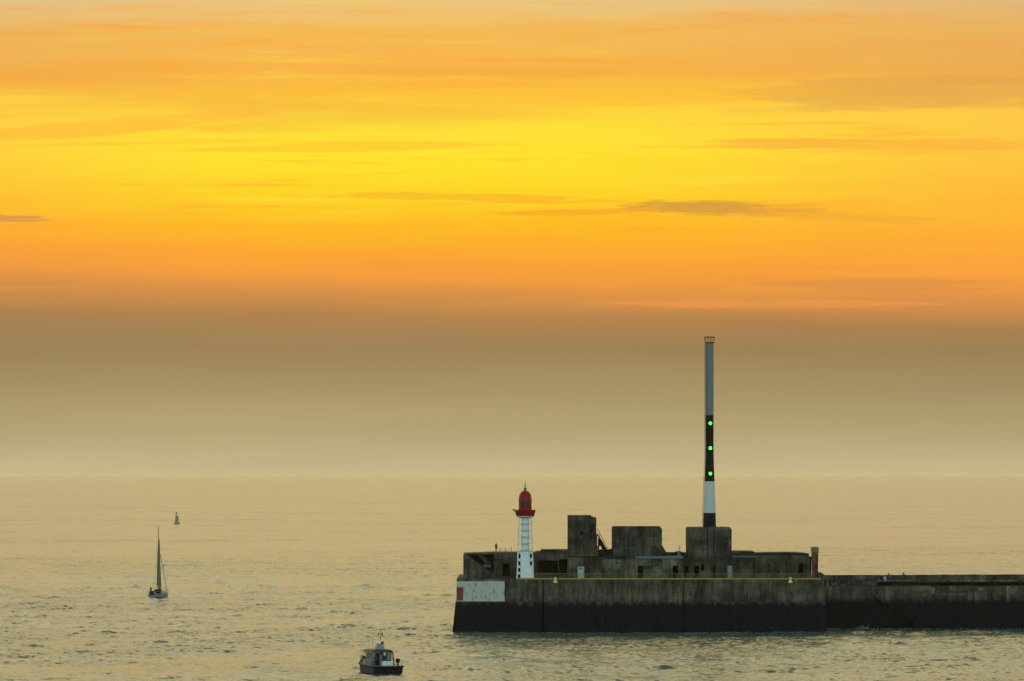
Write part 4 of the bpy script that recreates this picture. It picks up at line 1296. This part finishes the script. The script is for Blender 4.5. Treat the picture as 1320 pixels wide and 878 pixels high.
def sailboat():
    loc = wpt(205.5, 771.0)
    o = thing('sailing_yacht', 'small pale sailing yacht with a tall narrow sail', 'sailboat', loc, R(-17))
    o.rotation_euler[1] = R(-2)
    def sect(hw, zd, zk): return [(-hw * .35, zk), (-hw * .85, zk + .4 * (zd - zk)), (-hw, zd), (hw, zd), (hw * .85, zk + .4 * (zd - zk)), (hw * .35, zk)]
    secs = [(-4.6, sect(1.2, 1.15, .1)), (-3, sect(1.6, 1.1, -.25)), (0, sect(1.8, 1.1, -.45)), (2.5, sect(1.35, 1.2, -.35)), (4.4, sect(.6, 1.35, -.05)), (5.4, sect(.06, 1.5, .7))]
    h = loft(secs); h.build('hull', M_HULL, o)
    MB().prism([(-.95, 1.12), (.95, 1.12), (.75, 1.6), (-.75, 1.6)], -.9, 2.4).build('coach_roof', M_CAB, o)
    MB().box((-1.0, -4.0, 1.16), (1.0, -1.2, 1.2)).build('cockpit', M_DARK, o)
    MB().box((-.6, -.93, 1.2), (.6, -.905, 1.58)).build('hatch', M_DARK, o)
    rake = -.55
    mt = (0, 1.2 + rake, 17.9); mbp = (0, 1.2, 1.58)
    MB().tube([mbp, (0, 1.0, 9), mt], [.13, .11, .07], 8).build('mast', M_METAL, o)
    MB().tube([(0, 1.1, 2.9), (.62, -2.9, 2.6)], .10, 8).build('boom', M_METAL, o)
    # sails: thin curved cloth
    def cloth(p_lo, p_hi, clew, belly, head=0.0, thick=.02):
        n, m_ = 14, 6; A, B, C = Vector(p_lo), Vector(p_hi), Vector(clew)
        vs = []
        for off in (0, thick):
            for i in range(n + 1):
                t = i / n; L = A.lerp(B, t)
                roach = head + (1 - head) * (1 - t) ** .8
                Lc = L + (C - A) * roach
                for j in range(m_ + 1):
                    u = j / m_; q_ = L.lerp(Lc, u)
                    q_ = q_ + Vector((belly * math.sin(math.pi * u) * (1 - .5 * t) + off, 0, 0)); vs.append(q_)
        k = (n + 1) * (m_ + 1); fs_ = []
        for i in range(n):
            for j in range(m_):
                a = i * (m_ + 1) + j
                fs_ += [(a, a + 1, a + m_ + 2, a + m_ + 1), (k + a, k + a + m_ + 1, k + a + m_ + 2, k + a + 1)]
        for i in range(n):
            a = i * (m_ + 1); b = a + m_
            fs_ += [(a, a + m_ + 1, k + a + m_ + 1, k + a), (b, k + b, k + b + m_ + 1, b + m_ + 1)]
        for j in range(m_):
            a = n * (m_ + 1) + j
            fs_ += [(j, k + j, k + j + 1, j + 1), (a, a + 1, k + a + 1, k + a)]
        return MB().poly(vs, fs_)
    cloth((0.0, 1.1, 3.0), (0, .80, 14.6), (.58, -2.9, 2.9), .55, .10).build('mainsail', M_SAIL, o, smooth=True)
    q = MB().tube([(0, 5.0, 1.5), (0, .85, 12.0)], .06, 6); q.build('furled_jib', M_METAL, o)
    q = MB()
    for a, b in (((-1.7, .6, 1.15), (0, .75, 15.0)), ((1.7, .6, 1.15), (0, .75, 15.0)), ((0, -4.5, 1.2), mt)): q.tube([a, b], .016, 4)
    q.build('rigging', M_DARK, o)
    q = MB()
    for sx in (-1, 1):
        ln = [(sx * 1.15, -4.5, 1.8), (sx * 1.6, -2.5, 1.8), (sx * 1.75, 0, 1.8), (sx * 1.3, 2.5, 1.85), (sx * .55, 4.4, 2.0), (0, 5.3, 2.15)]
        q.tube(ln, .03, 5)
        for p_ in ln[:-1]: q.tube([(p_[0], p_[1], p_[2] - .68), p_], .03, 5)
    q.build('guard_rail', M_METAL, o)
    MB().prism([(-.7, .9), (.7, .9), (.6, 1.9), (-.6, 1.9)], -4.75, -4.62).build('dodger', M_DARK, o)
    MB().prism([(-.9, 1.6), (.9, 1.6), (.7, 2.25), (-.7, 2.25)], -1.15, -.2).build('spray_hood', M_DARK, o)
    c, s_ = math.cos(R(-17)), math.sin(R(-17))
    for lx, ly, lab, p_, zz in ((-.75, -3.6, 'person in dark clothes at the stern of the sailing yacht', 'stand', 1.2), (.2, -.6, 'person in dark clothes standing at the foot of the yacht mast', 'stand', 1.2)):
        person(lab, (loc[0] + c * lx - s_ * ly, loc[1] + s_ * lx + c * ly, zz), R(160), M_CLD, M_CLD, p_, 'crew on the sailing yacht')


sailboat()


def buoy():
    loc = wpt(228, 675.5)
    o = thing('channel_buoy', 'small rusty red channel buoy far out on the hazy water', 'buoy', loc)
    MB().lathe([(1.2, -1.0), (1.9, -.4), (1.95, .9), (1.7, 1.15), (.9, 1.2)], 0, 0, 20).build('float', M_BUOYG, o, smooth=True)
    MB().lathe([(1.05, 1.18), (1.02, 4.7), (1.0, 5.2), (.5, 5.25)], 0, 0, 12).build('tower', M_BUOY, o)
    q = MB()
    for a in range(4):
        t = R(45 + 90 * a); q.tube([(.85 * math.cos(t), .85 * math.sin(t), 5.2), (.3 * math.cos(t) - .3, .3 * math.sin(t), 6.2)], .06, 5)
    q.build('lantern_frame', M_BUOYG, o)
    MB().lathe([(.3, 6.1), (.42, 6.3), (.42, 7.1), (.2, 7.3)], -.35, 0, 10).build('lantern', M_GRN, o)


buoy()


def bird(label, px, py, Y, rz, sc):
    loc = ((px - 660) / F * Y, Y, H - (py - HZ) / F * Y)
    o = thing('bird', label, 'bird', loc, rz, 'birds beside the signal mast')
    me = MB().tube([(0, -.26, .02), (0, -.18, .03), (0, 0, 0), (0, .16, 0), (0, .32, .02)], [.02, .07, .10, .07, .015], 8)
    for sx in (-1, 1):
        a = [(sx * .06, -.1, .02), (sx * .06, .1, .02), (sx * .35, .06, .17), (sx * .35, -.12, .17), (sx * .66, .07, .08), (sx * .66, .0, .08)]
        me.poly(a + [(x, y, z + .025) for x, y, z in a], [(0, 1, 2, 3), (3, 2, 4, 5), (9, 8, 7, 6), (11, 10, 8, 9), (0, 3, 9, 6), (3, 5, 11, 9), (1, 7, 8, 2), (2, 8, 10, 4), (5, 4, 10, 11), (0, 6, 7, 1)])
    b = me.build('body', M_BIRD, o)
    o.scale = (sc, sc, sc)


bird('tiny bird flying right of the grey upper part of the mast', 930.5, 506, 640, 0.9, .42)
bird('tiny bird flying beside the middle green light of the mast', 923.2, 569, 640, -0.5, .42)


# ------------------------------------------------------------------ foam
def foam(name, pts, seed, rad=(.1, .5)):
    r = random.Random(seed); q = MB()
    for x, y, z, n, sp_x, sp_y, sp_z in pts:
        for i in range(n):
            cx, cy = x + r.gauss(0, sp_x), y + r.gauss(0, sp_y); ra = r.uniform(*rad)
            cz = z + abs(r.gauss(0, sp_z))
            k = 7
            ring = [(cx + ra * r.uniform(.7, 1.4) * math.cos(2 * math.pi * j / k), cy + ra * r.uniform(.7, 1.4) * math.sin(2 * math.pi * j / k), cz) for j in range(k)]
            q.poly(ring + [(cx, cy, cz + ra * .5)] + [(cx, cy, cz - ra * .4)], [(j, (j + 1) % k, k) for j in range(k)] + [((j + 1) % k, j, k + 1) for j in range(k)])
    o = q.build(name, M_FOAM, weld=False); o['kind'] = 'stuff'
    return o


lx, ly, _ = wpt(500.5, 871)
foam('wake_foam', [(lx + .9, ly - 1.0, .05, 26, 1.0, .8, .06), (lx + .5, ly - 4, .05, 22, 2.0, 2.0, .02)], 4, (.05, .16))
foam('shore_foam', [(AX(1070 + i * 9.3), AY0 - .45 + random.uniform(-.15, .1), .08, random.randint(3, 14), .5, .15, .05) for i in range(28)] + [(fs(600 + i * 11) + P0.x, 641.35 + random.uniform(-.1, .1), .05, random.randint(0, 5), .5, .12, .03) for i in range(42)], 21, (.03, .11))
foam('splash_foam', [(AX(1112), AY0 - 1.2, .3, 60, .7, .3, .35), (AX(1116), AY0 - 1.0, .15, 50, 1.2, .3, .15), (AX(1108), AY0 - 1.2, .1, 30, .9, .3, .1)], 9, (.03, .10))

for ob in bpy.data.objects:
    if '_o' in ob: del ob['_o']
